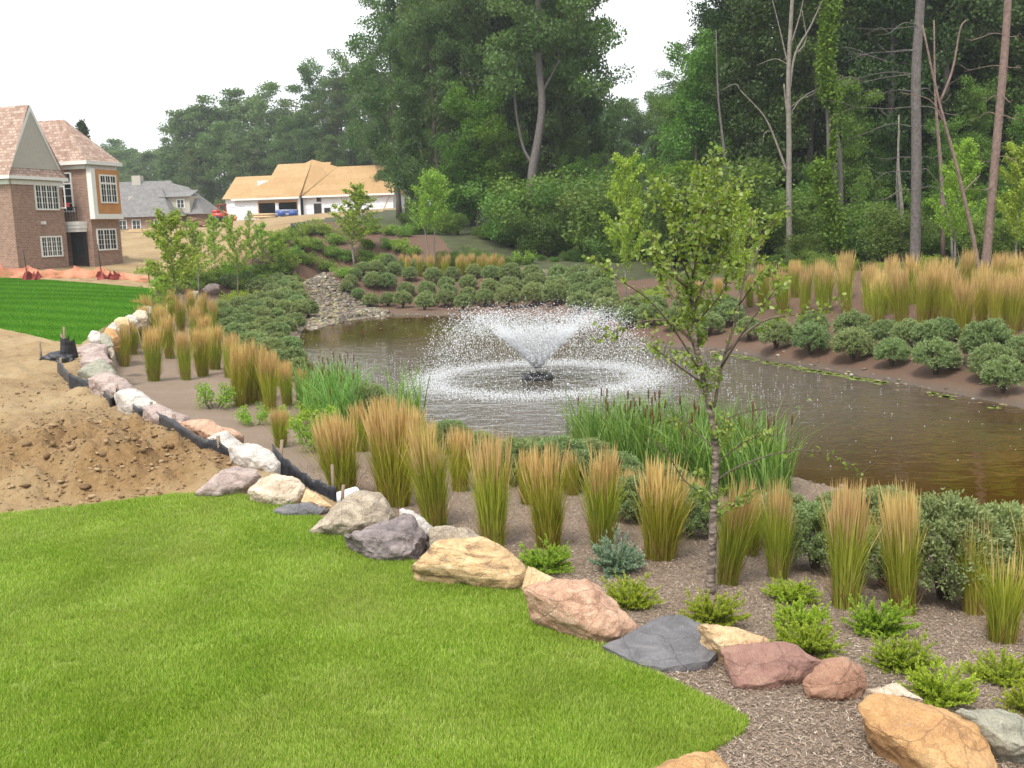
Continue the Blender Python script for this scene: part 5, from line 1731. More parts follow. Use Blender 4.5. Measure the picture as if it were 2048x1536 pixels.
# ------------------------------------------------------------------ junipers
jn = [(1095, 1142, 56, 0, 'lime green juniper beside the tan boulder row, farthest left'), (1233, 1142, 56, 1, 'blue-green juniper, the only bluish one'),
      (1258, 1215, 60, 0, 'lime green juniper right of the orange granite boulder'), (1425, 1248, 62, 0, 'lime green juniper at the foot of the birch trunk'),
      (1582, 1202, 52, 0, 'dark lime juniper right of the birch base'), (1600, 1258, 56, 0, 'lime green juniper above its twin by the purple boulder'),
      (1612, 1310, 66, 0, 'lime green juniper touching the purple boulder'), (1757, 1266, 62, 0, 'lime green juniper below the tall thin plumes'),
      (1802, 1340, 62, 0, 'lime green juniper in the middle of the right mulch'), (1880, 1408, 66, 0, 'lime green juniper above the big orange boulder'),
      (2003, 1366, 58, 0, 'olive lime juniper near the right picture edge'), (2060, 1430, 52, 0, 'dark juniper cut by the right picture edge')]
for x, y, r, blue, lab in jn:
    p = hitB(x, y)
    d = sqrt(p[0] ** 2 + p[1] ** 2 + (EYE - p[2]) ** 2)
    s = r / F_PX * d / 0.36
    (P_JUN_BLUE if blue else pick(P_JUN)).place(p - (0, 0, .01), ang(), (s, s, s * (1.25 if blue else 1.0)), lab, 'juniper', 'spreading junipers in the mulch')

# ------------------------------------------------------------------ hillside shrubs and saplings
hs = [(740, 740), (840, 750), (960, 800), (680, 810), (790, 860), (600, 840), (920, 900), (1060, 830), (1220, 740), (1220, 840), (1370, 740), (1050, 950),
      (1330, 850), (800, 640), (910, 640), (1270, 630), (1390, 640), (600, 690), (1300, 895), (1470, 760), (1560, 790), (1250, 570), (1000, 710), (690, 660),
      (1120, 640), (560, 760), (640, 900), (560, 930), (450, 930), (1490, 650), (1560, 640), (330, 940)]
for i, (x, y) in enumerate(sorted(hs)):
    x, y = x / 3.657 + 400, (y + 55) / 3.657 + 280
    p = hitB(x, max(y, 455))
    d = np.linalg.norm(p[:2])
    s = (17.5 if y > 470 else 14) / F_PX * d / 1.05 * rnd.uniform(0.9, 1.2)
    pick(P_HILL).place(p - (0, 0, .03), ang(), s, f'{ordinal(i + 1)} leafy green shrub from the left on the hill below the unfinished house', 'shrub', 'shrubs on the hill')
for x, y, hpx, lab in [(430, 815, 72, 'lime green leafy sapling alone in the open mulch'), (510, 848, 55, 'thin lime sapling right of the open mulch, smaller'),
                       (640, 900, 120, 'leggy yellow-green sapling below the left cattails'), (590, 850, 60, 'small lime sapling at the reed grass edge'),
                       (1045, 530, 42, 'bright green upright shrub beside the red-brown grass mass'), (470, 610, 40, 'lime yellow shrub beside the left bank willows'),
                       (500, 606, 36, 'yellow-green low shrub among the left bank willows'), (1310, 605, 46, 'yellowish shrub right of the pale sapling trunk'),
                       (1175, 560, 40, 'bright green shrub above the fountain')]:
    p = hitB(x, y)
    d = np.linalg.norm(p - EYEV)
    s = hpx / F_PX * d / 0.95
    P_SAPLING[0].place(p - (0, 0, .02), ang(), (s * (0.9 if hpx > 100 else 1.15), s * (0.9 if hpx > 100 else 1.15), s), lab, 'shrub', 'loose lime saplings')

# ------------------------------------------------------------------ young trees
yt = [(358, 655, 438, 'young lime green tree with a pale trunk before the mown lawn', 0, 1.25), (476, 592, 442, 'slim young tree above the left bank willows', 2, 0.9),
      (398, 592, 452, 'young tree behind the pale-trunked one, left bank', 1, 1.1), (530, 555, 452, 'young tree nearest the hill shrubs on the left', 1, 1.1),
      (505, 548, 462, 'slender young tree in the middle of the left group', 2, 1.0), (432, 560, 440, 'young tree in front of the construction soil', 2, 0.9),
      (330, 668, 560, 'small thin young tree left of the pale-trunked one', 1, 0.9), (500, 480, 425, 'small distant young tree before the garage opening', 0, .8),
      (560, 560, 470, 'low young tree beside the stony stream', 1, 1.2)]
for x, y, ytp, lab, k, ws in yt:
    p = hitB(x, y)
    d = np.linalg.norm(p[:2])
    s = (y - ytp) / F_PX * d / 4.2
    P_YOUNG[k].place(p - (0, 0, .03), ang(), (s * ws, s * ws, s), lab, 'young tree', 'young trees on the left bank')
for x, y, ytp, pr, H, lab, ws in [(710, 542, 378, P_YOUNG[0], 4.2, 'young tree with a white trunk on the mulch hill', 1.4), (866, 549, 350, P_TWIN, 6.0, 'twin-stemmed pale young tree behind the clipped willows', 1.0),
                                  (1252, 606, 322, P_YOUNG_WIDE, 5.2, 'light green young tree with a pale trunk right of the fountain', .8),
                                  (1478, 640, 395, P_YOUNG_WIDE, 5.2, 'young tree behind the near birch on the right bank', .8)]:
    p = hitB(x, y)
    d = np.linalg.norm(p[:2])
    s = (y - ytp) / F_PX * d / H
    pr.place(p - (0, 0, .03), 0.4 if H == 6.0 else ang(), (s * ws, s * ws, s), lab, 'young tree')

# ------------------------------------------------------------------ woods
def tree(pr, H0, x, d, ytp, lab, cat, group, w=1.0):
    q = pd(x, yh(x), d)
    z = zg(q[0], q[1])
    H = (yh(x) - ytp) / F_PX * d + EYE - z
    s = H / H0
    return pr.place((q[0], q[1], z - .1), ang(), (s * w, s * w, s), lab, cat, group)


def row(protos, H0, pts, where, kind, group, w=1.0):
    for i, (x, d, ytp) in enumerate(sorted(pts)):
        tree(pick(protos), H0, x, d, ytp, f'{ordinal(i + 1)} {kind} from the left {where}', 'tree', group, w * rnd.uniform(0.9, 1.15))


row(P_HAZED, 20, [(205, 250, 305), (240, 245, 298), (275, 260, 300), (310, 240, 305), (345, 250, 298), (225, 230, 320), (330, 225, 330), (295, 220, 335), (370, 235, 290)],
    'in the far hazy line behind the grey house', 'haze-paled tree', 'far hazy trees', 1.3)
row(P_HAZED, 20, [(385, 190, 245), (420, 185, 215), (460, 192, 222), (498, 188, 215), (540, 185, 203), (580, 190, 222), (622, 186, 228), (400, 172, 300), (450, 174, 270), (515, 172, 275),
                 (575, 174, 280), (640, 172, 260)],
    'in the hazy row behind the unfinished house', 'rounded tree', 'trees behind the unfinished house', 1.05)
row(P_OAK, 22, [(655, 165, 152), (695, 160, 158), (735, 168, 148), (775, 150, 165), (820, 140, 120), (610, 168, 245), (670, 152, 270), (720, 150, 240), (790, 135, 230), (845, 128, 200)],
    'between the house and the tall grove', 'green tree', 'trees right of the unfinished house', 0.95)
row(P_OAK, 22, [(800, 96, 40), (850, 88, -40), (900, 84, -90), (950, 80, -110), (1000, 78, -130), (1100, 80, -120), (1128, 76, -40), (880, 76, 40), (1010, 86, -60), (940, 92, -40),
                (1130, 84, 60), (1070, 92, -100), (835, 92, 130)],
    'in the tall middle grove', 'tall leafy tree', 'trees of the middle grove', 0.82)
row(P_OAK, 22, [(1180, 120, 235), (1215, 115, 225), (1250, 122, 215), (1285, 112, 235), (1325, 118, 200), (1365, 108, 170), (1200, 100, 300), (1270, 98, 300), (1150, 96, 260), (1320, 95, 280)],
    'below the sky gap', 'low distant tree', 'trees below the sky gap', 0.95)
for i, (x, d, ytp, w) in enumerate([(955, 70, 208, 1.0), (1015, 68, 265, 1.1), (915, 70, 300, .9), (1150, 68, 330, 1.0), (1195, 66, 350, .9), (880, 72, 360, .8)]):
    tree(P_LIMETREE[0], 10, x, d, ytp, ['bright green tree standing before the tall middle grove, tallest of its kind', 'bright green bushy tree left of the bare curved trunk', 'bright green small tree left in the middle grove',
         'bright green tree right of the curved trunk', 'bright green tree at the right foot of the middle grove', 'small bright green tree behind the twin-stemmed one'][i], 'tree', 'bright trees before the middle grove', w)
row(P_TALLPINE, 24, [(1455, 62, -60), (1500, 56, -160), (1560, 64, -220), (1610, 58, -200), (1660, 66, -220), (1710, 60, -240), (1765, 54, -260), (1800, 68, -240), (1850, 62, -260),
                     (1900, 56, -280), (1950, 66, -260), (1990, 60, -280), (2040, 54, -300), (1420, 74, 20), (1480, 78, -80), (1540, 80, -120), (1600, 82, -140), (1680, 84, -150), (1760, 86, -160),
                     (1840, 84, -160), (1920, 82, -160), (2000, 84, -160), (2080, 70, -260), (2110, 58, -300), (1400, 92, 120)],
    'in the dark right woods', 'tall dark tree', 'dark trees of the right woods', 0.95)
P_MID = [Proto('leafy_tree', tree_meshes(s, 18, 1.5, 4.4, 0.22, 30, 22000, 0.24, M_BARK, M_MID, prof='tall')) for s in (25, 26)]
row(P_MID, 18, [(1390, 58, 95), (1440, 70, 150), (1520, 72, 190), (1590, 74, 160), (1660, 70, 210), (1740, 74, 180), (1820, 72, 230), (1890, 70, 200), (1970, 72, 210), (2040, 66, 190), (1350, 85, 200), (1705, 50, 165), (1768, 53, 250), (1880, 51, 235), (1945, 53, 170), (2045, 50, 225), (1618, 54, 330), (1520, 56, 300)],
    'of the lower canopy in the right woods', 'mid-height leafy tree', 'lower canopy of the right woods', 0.85)
for i, (x, d, ytp) in enumerate([(1105, 65, 395), (1232, 62, 415), (1345, 55, 345), (1425, 53, 400), (1645, 50, 400), (1722, 48, 425), (1852, 47, 400), (2005, 46, 385)]):  # bright-leaved saplings added as lit patches, the light put into leaf colour
    tree(P_LIMETREE[0], 10, x, d, ytp, f'{ordinal(i + 1)} yellow-green sapling from the left, added as a lit patch at the woods edge', 'tree', 'saplings added as lit patches along the woods', 1.5)
bl = [(820, 78, 430), (850, 72, 455), (900, 70, 445), (940, 68, 455), (985, 68, 440), (1040, 66, 425), (1085, 64, 400), (1120, 63, 410), (1160, 62, 405), (1205, 60, 420), (1240, 58, 430), (1285, 56, 400),
      (1330, 54, 410), (1370, 52, 395), (1410, 50, 380), (1450, 49, 365), (1490, 48, 380), (1530, 50, 400), (1560, 47, 420), (1605, 46, 430), (1640, 48, 435), (1680, 46, 440), (1720, 45, 450), (1760, 47, 445),
      (1800, 44, 440), (1850, 46, 455), (1890, 45, 445), (1930, 44, 450), (1975, 44, 455), (2015, 43, 440), (2060, 42, 430), (1100, 62, 460), (1180, 58, 480), (1220, 56, 480), (1020, 64, 480), (960, 64, 490)]
bl = [(x + rnd.uniform(-12, 12), d + rnd.uniform(-2, 3), ytp + rnd.uniform(-45, 35)) for x, d, ytp in bl] + [(x, 57 + rnd.uniform(-2, 2), 505 + rnd.uniform(-12, 8)) for x in range(900, 1240, 26)]
for i, (x, d, ytp) in enumerate(sorted(bl)):
    tree(pick(P_BUSH), 2.9, x, d, ytp, f'{ordinal(i + 1)} leafy understory bush from the left along the woodland edge', 'bush', 'understory bushes at the woodland edge', 1.25)
bl = [(1560, 43, 505), (1600, 42, 515), (1640, 41.5, 500), (1690, 41, 505), (1730, 40.5, 515), (1770, 40, 518), (1810, 39.5, 515), (1860, 38.5, 505), (1900, 38, 512), (1945, 37.5, 520), (1990, 37, 520), (2035, 36.5, 512), (2075, 36, 515)]
for i, (x, d, ytp) in enumerate(bl):
    tree(P_LIMEBUSH[0] if i % 2 else pick(P_BUSH), 2.1 if i % 2 else 2.9, x, d, ytp, f'{ordinal(i + 1)} low bright bush from the left behind the right bank grasses', 'bush', 'low bushes behind the right bank grasses', 1.3)
row(P_HAZED, 20, [(1390, 125, 200), (1450, 130, 190), (1510, 120, 180), (1570, 128, 190), (1630, 122, 180), (1690, 130, 190), (1750, 124, 180), (1810, 120, 190), (1870, 128, 180), (1930, 122, 190),
                (1990, 126, 180), (2050, 120, 190), (2110, 124, 190), (1120, 130, 250), (1060, 128, 240), (1000, 126, 240), (930, 130, 230), (870, 128, 230)],
    'in the far line closing the woods', 'haze-paled tree', 'far trees closing the woods', 1.3)
row(P_MID, 18, [(1330, 66, 330), (1400, 60, 330), (1460, 62, 300), (1520, 58, 320), (1570, 60, 330), (1630, 57, 340), (1690, 60, 330), (1740, 56, 350), (1790, 60, 340), (1850, 55, 350), (1900, 58, 340),
                 (1950, 54, 350), (2000, 57, 340), (2050, 53, 350), (830, 84, 400), (880, 82, 380), (940, 80, 380), (1000, 78, 370), (1060, 76, 360), (1110, 78, 350), (1160, 76, 350), (1210, 74, 360), (1265, 72, 350)],
    'in the shade inside the woods', 'leafy sapling tree', 'sapling trees inside the woods', 1.5)
for i, x in enumerate([285, 300, 322, 345, 370, 392, 415, 436, 458, 480, 500, 522, 545, 565, 585]):
    y = 585 - (x - 285) * .08 + rnd.uniform(-14, 10)
    p = hitB(x, y); d = np.linalg.norm(p[:2])
    pick(P_HILL + P_LIMEBUSH).place(p - (0, 0, .05), ang(), rnd.uniform(24, 40) / F_PX * d / 1.6, f'{ordinal(i + 1)} loose lime shrub from the left under the young trees', 'shrub', 'loose shrubs under the young trees')
tree(P_SPRUCE[0], 14, 180, 105, 234, 'dark pointed spruce rising behind the brick house roof', 'tree', None, 0.9)
for x, d, ytp, lab, w in [(1915, 38, 285, 'lime leafed maple sapling beside the leaning dead trunk', 1.0), (2035, 37, 290, 'lime leafed maple sapling at the right picture edge', 1.0)]:
    tree(P_YOUNG_WIDE, 5.2, x, d, ytp, lab, 'young tree', None, w)

# ------------------------------------------------------------------ houses
def brick_mat(name, c1, c2, mortar, scale):
    m, nt, bs, _ = new_mat(name)
    tc = N(nt, 'TexCoord')
    b = N(nt, 'TexBrick')
    b.inputs['Scale'].default_value = scale
    b.inputs['Color1'].default_value = (*c1, 1); b.inputs['Color2'].default_value = (*c2, 1); b.inputs['Mortar'].default_value = (*mortar, 1)
    b.inputs['Mortar Size'].default_value = .018; b.inputs['Brick Width'].default_value = .42; b.inputs['Row Height'].default_value = .16; b.inputs['Bias'].default_value = 0
    nt.links.new(tc.outputs['UV'], b.inputs['Vector'])
    n = noise(nt, 3.5, 5, .7, tc.outputs['Object'])
    c = mixc(nt, .6, b.outputs['Color'], ramp(nt, n, [(.3, (.35, .33, .32)), (.7, (.72, .70, .68))]), 'SOFT_LIGHT')
    nt.links.new(c, bs.inputs['Base Color']); bs.inputs['Roughness'].default_value = .9
    bump(nt, bs, b.outputs['Fac'], -.4, .02)
    return m


def shingle_mat(name, stops, row, wid, contrast=.5):
    m, nt, bs, _ = new_mat(name)
    tc = N(nt, 'TexCoord')
    b = N(nt, 'TexBrick')
    b.inputs['Scale'].default_value = 1
    b.inputs['Mortar Size'].default_value = .02; b.inputs['Brick Width'].default_value = wid; b.inputs['Row Height'].default_value = row; b.inputs['Bias'].default_value = 0
    b.inputs['Color1'].default_value = (0, 0, 0, 1); b.inputs['Color2'].default_value = (1, 1, 1, 1); b.inputs['Mortar'].default_value = (0, 0, 0, 1)
    nt.links.new(tc.outputs['UV'], b.inputs['Vector'])
    n = noise(nt, 2.3, 5, .7, tc.outputs['Object'])
    f = math_(nt, 'ADD', math_(nt, 'MULTIPLY', b.outputs['Color'], contrast), math_(nt, 'MULTIPLY', n, 1 - contrast * .6))
    c = ramp(nt, f, stops)
    nt.links.new(c, bs.inputs['Base Color']); bs.inputs['Roughness'].default_value = .9
    bump(nt, bs, f, .6, .05)
    return m


M_BRICK = brick_mat('brown_brick', (.21, .115, .082), (.30, .18, .135), (.30, .25, .21), 1.7)
M_CEDAR = shingle_mat('cedar_shakes', [(.2, (.20, .125, .092)), (.5, (.30, .20, .155)), (.8, (.45, .335, .275))], .19, .26)
M_SHAKE = shingle_mat('weathered_shakes', [(.2, (.10, .097, .096)), (.5, (.15, .145, .143)), (.8, (.205, .198, .194))], .3, .4, .3)
M_OSB = shingle_mat('osb_sheathing', [(.2, (.28, .165, .07)), (.5, (.345, .215, .095)), (.8, (.42, .28, .14))], 1.2, 2.4, .22)
M_WHITE = plain('white_trim', (.72, .72, .70), .5, .06)
M_SIDING = plain('beige_siding', (.40, .38, .33), .6, .08)
M_ORANGEPLY = plain('orange_sheathing', (.46, .22, .075), .7, .15, 3)
M_GLASS, nt, bs, _ = new_mat('window_glass')
bs.inputs['Base Color'].default_value = (.025, .032, .035, 1); bs.inputs['Roughness'].default_value = .08; bs.inputs['Specular IOR Level'].default_value = .6
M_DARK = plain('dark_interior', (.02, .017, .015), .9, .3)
M_DOOR = plain('dark_door', (.03, .024, .02), .4, .2)
M_IRON = plain('black_iron', (.02, .02, .02), .5, .1)
M_LUMBER = plain('lumber', (.55, .40, .22), .75, .2, 4)
m, nt, bs, _ = new_mat('house_wrap')
tc = N(nt, 'TexCoord')
b = N(nt, 'TexBrick')
b.inputs['Scale'].default_value = 1; b.inputs['Brick Width'].default_value = 1.7; b.inputs['Row Height'].default_value = .62; b.inputs['Mortar Size'].default_value = .26; b.inputs['Mortar Smooth'].default_value = .0
b.inputs['Color1'].default_value = b.inputs['Color2'].default_value = (1, 1, 1, 1); b.inputs['Mortar'].default_value = (0, 0, 0, 1)
nt.links.new(tc.outputs['UV'], b.inputs['Vector'])
sq = noise(nt, 5.5, 2, .5, tc.outputs['UV'])
mk = math_(nt, 'MULTIPLY', b.outputs['Color'], math_(nt, 'GREATER_THAN', sq, .5))
c = mixc(nt, math_(nt, 'MULTIPLY', mk, .62), (.74, .75, .80), (.18, .2, .3))
nt.links.new(c, bs.inputs['Base Color']); bs.inputs['Roughness'].default_value = .45
M_WRAP = m


class Frame:
    """house axes: a along the front, b to the back, z up"""
    def __init__(self, o, a):
        self.o = np.asarray(o, float)
        self.a = np.array([a[0], a[1], 0.0]); self.a /= np.linalg.norm(self.a)
        self.b = np.array([-self.a[1], self.a[0], 0.0])

    def p(self, a, b, z): return self.a * a + self.b * b + np.array([0, 0, z])


def faces_obj(name, F, polys, mat, parent):
    """flat polygons given in house axes; UV in metres"""
    me = bpy.data.meshes.new(name)
    V, FF, UV = [], [], []
    for P in polys:
        Q = [F.p(*q) for q in P]
        n = np.cross(Q[1] - Q[0], Q[2] - Q[0]); n /= np.linalg.norm(n) + 1e-9
        h = np.cross([0, 0, 1.0], n)
        h = h / np.linalg.norm(h) if np.linalg.norm(h) > 1e-3 else np.array([1.0, 0, 0])
        v = np.cross(n, h)
        FF.append(list(range(len(V), len(V) + len(Q))))
        V += [tuple(q) for q in Q]
        UV += [(q @ h, q @ v) for q in Q]
    me.from_pydata(V, [], FF)
    uv = me.uv_layers.new(name='UVMap')
    uv.data.foreach_set('uv', np.array(UV, dtype=np.float32).ravel())
    me.materials.append(mat)
    me.update()
    return link(name, me, parent)


def block_polys(a0, a1, b0, b1, z0, z1):
    return [[(a0, b0, z0), (a1, b0, z0), (a1, b0, z1), (a0, b0, z1)], [(a1, b0, z0), (a1, b1, z0), (a1, b1, z1), (a1, b0, z1)],
            [(a1, b1, z0), (a0, b1, z0), (a0, b1, z1), (a1, b1, z1)], [(a0, b1, z0), (a0, b0, z0), (a0, b0, z1), (a0, b1, z1)],
            [(a0, b0, z1), (a1, b0, z1), (a1, b1, z1), (a0, b1, z1)]]


def box_polys(a0, a1, b0, b1, z0, z1):
    return block_polys(a0, a1, b0, b1, z0, z1) + [[(a0, b1, z0), (a1, b1, z0), (a1, b0, z0), (a0, b0, z0)]]


def window(F, parent, face, u0, z0, w, h, nx, ny, off, transom=None):
    """face 'b': on a wall of constant b=off looking to -b, u along a; face 'a': wall of constant a=off looking to -a, u along b"""
    def bx(u0, u1, z0, z1, d0, d1):
        return box_polys(u0, u1, off - d1, off - d0, z0, z1) if face == 'b' else box_polys(off - d1, off - d0, u0, u1, z0, z1)
    f = []
    t = .09
    f += bx(u0 - t, u0, z0 - t, z0 + h + t, 0.002, .07) + bx(u0 + w, u0 + w + t, z0 - t, z0 + h + t, 0.002, .07)
    f += bx(u0, u0 + w, z0 - t, z0, 0.002, .08) + bx(u0, u0 + w, z0 + h, z0 + h + t, 0.002, .08)
    for i in range(1, nx): f += bx(u0 + w * i / nx - .028, u0 + w * i / nx + .028, z0, z0 + h, .03, .055)
    for i in range(1, ny): f += bx(u0, u0 + w, z0 + h * i / ny - .014, z0 + h * i / ny + .014, .03, .05)
    if transom: f += bx(u0, u0 + w, z0 + h * transom - .05, z0 + h * transom + .05, .03, .065)
    o = faces_obj('window', F, f, M_WHITE, parent)
    faces_obj('pane', F, bx(u0, u0 + w, z0, z0 + h, .004, .02), M_GLASS, o)
    return o


# --- brick house: its gable end faces +u (right and back), its eave wall faces us
U = np.array([.3, .954])
C0 = pd(39, 549, 57)
C0[2] = zg(C0[0], C0[1]) - .15
gz = C0[2]
# house axes here: a runs along the eave wall to the right end, b runs back along the gable end
F1 = Frame(C0, (U[1], -U[0]))
# a<=0 to the left of the corner, b>=0 along the gable-end wall
h1 = empty('brick_house', tuple(C0)); tag(h1, 'brown brick house with cedar shake roof and white windows', 'house')
EZ = 4 + 124 / F_PX * 57 - gz                       # eave height over the ground
W1 = 4.0
AP = EZ + 4.1


def proj_face_window(): pass


faces_obj('wall', F1, block_polys(-9, 0, 0, W1, 0, EZ), M_BRICK, h1)
ov = .25
faces_obj('roof', F1, [[(-9, -ov - .05, EZ + .02), (ov, -ov - .05, EZ + .02), (-.02, W1 / 2, AP), (-9, W1 / 2, AP)],
                       [(ov, W1 + ov, EZ + .02), (-9, W1 + ov, EZ + .02), (-9, W1 / 2, AP), (-.02, W1 / 2, AP)],
                       [(ov, -ov, EZ + .02), (ov, W1 + ov, EZ + .02), (-.05, W1 + .02, EZ + .62), (-.05, -.02, EZ + .62)]], M_CEDAR, h1)
faces_obj('gable', F1, [[(.04, .1, EZ + .5), (.04, W1 - .1, EZ + .5), (.04, W1 / 2, AP - .25)]], M_SIDING, h1)
rk = []
for s in (0, 1):
    y0, y1 = (0, W1 / 2) if s == 0 else (W1, W1 / 2)
    d = .16 if s == 0 else -.16
    rk += [[(.07, y0, EZ + .5), (.07, y0 + d, EZ + .5), (.07, y1, AP - .35), (.07, y1, AP + .02)]]
faces_obj('rake_board', F1, rk, M_WHITE, h1)
faces_obj('fascia', F1, box_polys(-9, ov + .02, -ov - .12, -ov - .06, EZ - .14, EZ + .04) + box_polys(ov + .01, ov + .07, -ov - .12, W1 + ov, EZ - .14, EZ + .04) +
          box_polys(-9, .10, -.10, -.003, EZ - .42, EZ - .16) + box_polys(.003, .1, -.1, W1, EZ - .42, EZ - .16), M_WHITE, h1)


class Turn:
    """the gable-end wall seen as a front: u runs along +b of the house, outward is +a"""


def end_window(u0, z0, w, h, nx, ny, off=0.0, transom=None, open_sash=False, F=F1, parent=h1):
    def bx(u0, u1, z0, z1, d0, d1): return box_polys(off + d0, off + d1, u0, u1, z0, z1)
    t = .09
    f = bx(u0 - t, u0, z0 - t, z0 + h + t, .002, .07) + bx(u0 + w, u0 + w + t, z0 - t, z0 + h + t, .002, .07) + bx(u0, u0 + w, z0 - t, z0, .002, .08) + bx(u0, u0 + w, z0 + h, z0 + h + t, .002, .08)
    for i in range(1, nx): f += bx(u0 + w * i / nx - .045, u0 + w * i / nx + .045, z0, z0 + h, .03, .055)
    for i in range(1, ny): f += bx(u0, u0 + w, z0 + h * i / ny - .012, z0 + h * i / ny + .012, .03, .05)
    for i in range(nx): f += bx(u0 + w * (i + .5) / nx - .012, u0 + w * (i + .5) / nx + .012, z0, z0 + h, .03, .05)
    if transom: f += bx(u0, u0 + w, z0 + h * transom - .06, z0 + h * transom + .06, .03, .07)
    o = faces_obj('window', F, f, M_WHITE, parent)
    faces_obj('pane', F, bx(u0, u0 + w, z0, z0 + h, .004, .02), M_GLASS, o)
    if open_sash:
        s = bx(u0 + w - .02, u0 + w + .02, z0, z0 + .08, .08, .6) + bx(u0 + w - .02, u0 + w + .02, z0 + h - .08, z0 + h, .08, .6) + bx(u0 + w - .02, u0 + w + .02, z0 + .08, z0 + h - .08, .08, .15) + bx(u0 + w - .02, u0 + w + .02, z0 + .08, z0 + h - .08, .53, .6)
        faces_obj('open_sash', F, s, M_WHITE, o)
    return o


def uz(px, py):
    """where a pixel meets the gable-end wall (a=0): distance along it and height"""
    d = ray(px, py)
    t = ((F1.o - EYEV) @ F1.a) / (d @ F1.a)
    q = EYEV + d * t - F1.o
    return q @ F1.b, q[2]


u0, zt = uz(66, 367); u1, zb = uz(119, 421)
end_window(u0 + .1, zb + .1, u1 - u0 - .2, zt - zb - .2, 4, 4, open_sash=True)
u0, zt = uz(79, 472); u1, zb = uz(126, 513)
end_window(u0 + .1, zb + .1, u1 - u0 - .2, zt - zb - .2, 4, 4)
u, z = uz(84, 446)
faces_obj('lamp', F1, box_polys(.003, .22, u - .09, u + .09, z - .08, z + .1), M_WHITE, h1)
# second wing with the hipped roof
C2 = pd(191, 540, 61.5)
rel = C2 - C0
ca, cb = rel @ F1.a, rel @ F1.b                     # its near corner in house axes
W2 = 2.6
E2 = 4 + 149 / F_PX * 61.5 - gz
A2 = 4 + 229 / F_PX * 63.5 - gz
faces_obj('wall', F1, block_polys(ca - 7, ca, cb, cb + W2, -.3, E2), M_BRICK, h1)
o2 = .3
pk = (ca - 2.4, cb + W2 / 2, A2)
faces_obj('roof', F1, [[(ca - 7, cb - o2, E2), (ca + o2, cb - o2, E2), pk, (ca - 7, cb + W2 / 2, A2)], [(ca + o2, cb - o2, E2), (ca + o2, cb + W2 + o2, E2), pk],
                       [(ca + o2, cb + W2 + o2, E2), (ca - 7, cb + W2 + o2, E2), (ca - 7, cb + W2 / 2, A2), pk]], M_CEDAR, h1)
faces_obj('fascia', F1, box_polys(ca - 7, ca + o2 + .02, cb - o2 - .06, cb - o2 - .01, E2 - .2, E2 + .02) + box_polys(ca + o2 + .01, ca + o2 + .06, cb - o2 - .06, cb + W2 + o2, E2 - .2, E2 + .02) +
          box_polys(ca - 7, ca + .1, cb - .12, cb - .004, E2 - .45, E2 - .2) + box_polys(ca + .004, ca + .12, cb - .12, cb + W2, E2 - .45, E2 - .2), M_WHITE, h1)
# orange panelled bay on the right face of the wing
bz0, bz1 = 4 + 40 / F_PX * 62 - gz, E2 - .46
faces_obj('bay_panel', F1, box_polys(ca + .004, ca + .3, cb + .02, cb + W2 - .1, bz0 + .22, bz1), M_ORANGEPLY, h1)
faces_obj('bay_trim', F1, box_polys(ca + .01, ca + .36, cb - .05, cb + .3, bz0 + .2, bz1 + .01) + box_polys(ca + .01, ca + .38, cb - .06, cb + W2 - .06, bz0 - .1, bz0 + .21), M_WHITE, h1)
end_window(cb + .75, bz0 + .95, W2 - 1.25, bz1 - bz0 - 1.35, 3, 4, off=ca + .3, transom=.72)
end_window(cb + .45, 1.2, W2 - 1.0, 1.15, 3, 4, off=ca)
# left face of the wing: French window, balcony, white canopy and dark door
window(F1, h1, 'b', ca - 2.2, E2 - 2.9, 1.0, 2.2, 2, 5, cb, .74)
bal = []
for i in range(9): bal += box_polys(ca - 2.0 + i * .2, ca - 1.97 + i * .2, cb - .75, cb - .72, E2 - 3.57, E2 - 2.75)
bal += box_polys(ca - 2.05, ca - .35, cb - .77, cb - .70, E2 - 2.75, E2 - 2.7)
faces_obj('balcony_railing', F1, bal, M_IRON, h1)
faces_obj('door_canopy', F1, box_polys(ca - 1.7, ca - .3, cb - .72, cb - .003, E2 - 4.0, E2 - 3.8) + box_polys(ca - 1.65, ca - .35, cb - .66, cb - .004, E2 - 4.2, E2 - 4.01) +
          box_polys(ca - 1.7, ca - .3, cb - .75, cb - .003, E2 - 3.79, E2 - 3.58), M_WHITE, h1)
dr = faces_obj('door', F1, box_polys(ca - 1.55, ca - .4, cb - .06, cb - .005, -.2, E2 - 4.21), M_DOOR, h1)
faces_obj('pane', F1, box_polys(ca - 1.3, ca - .65, cb - .08, cb - .062, .9, E2 - 4.45), M_GLASS, dr)
faces_obj('red_bucket', F1, box_polys(ca - 1.05, ca - .8, cb - .95, cb - .78, E2 - 2.69, E2 - 2.45), plain('red_plastic', (.6, .06, .05), .5, .1), h1)

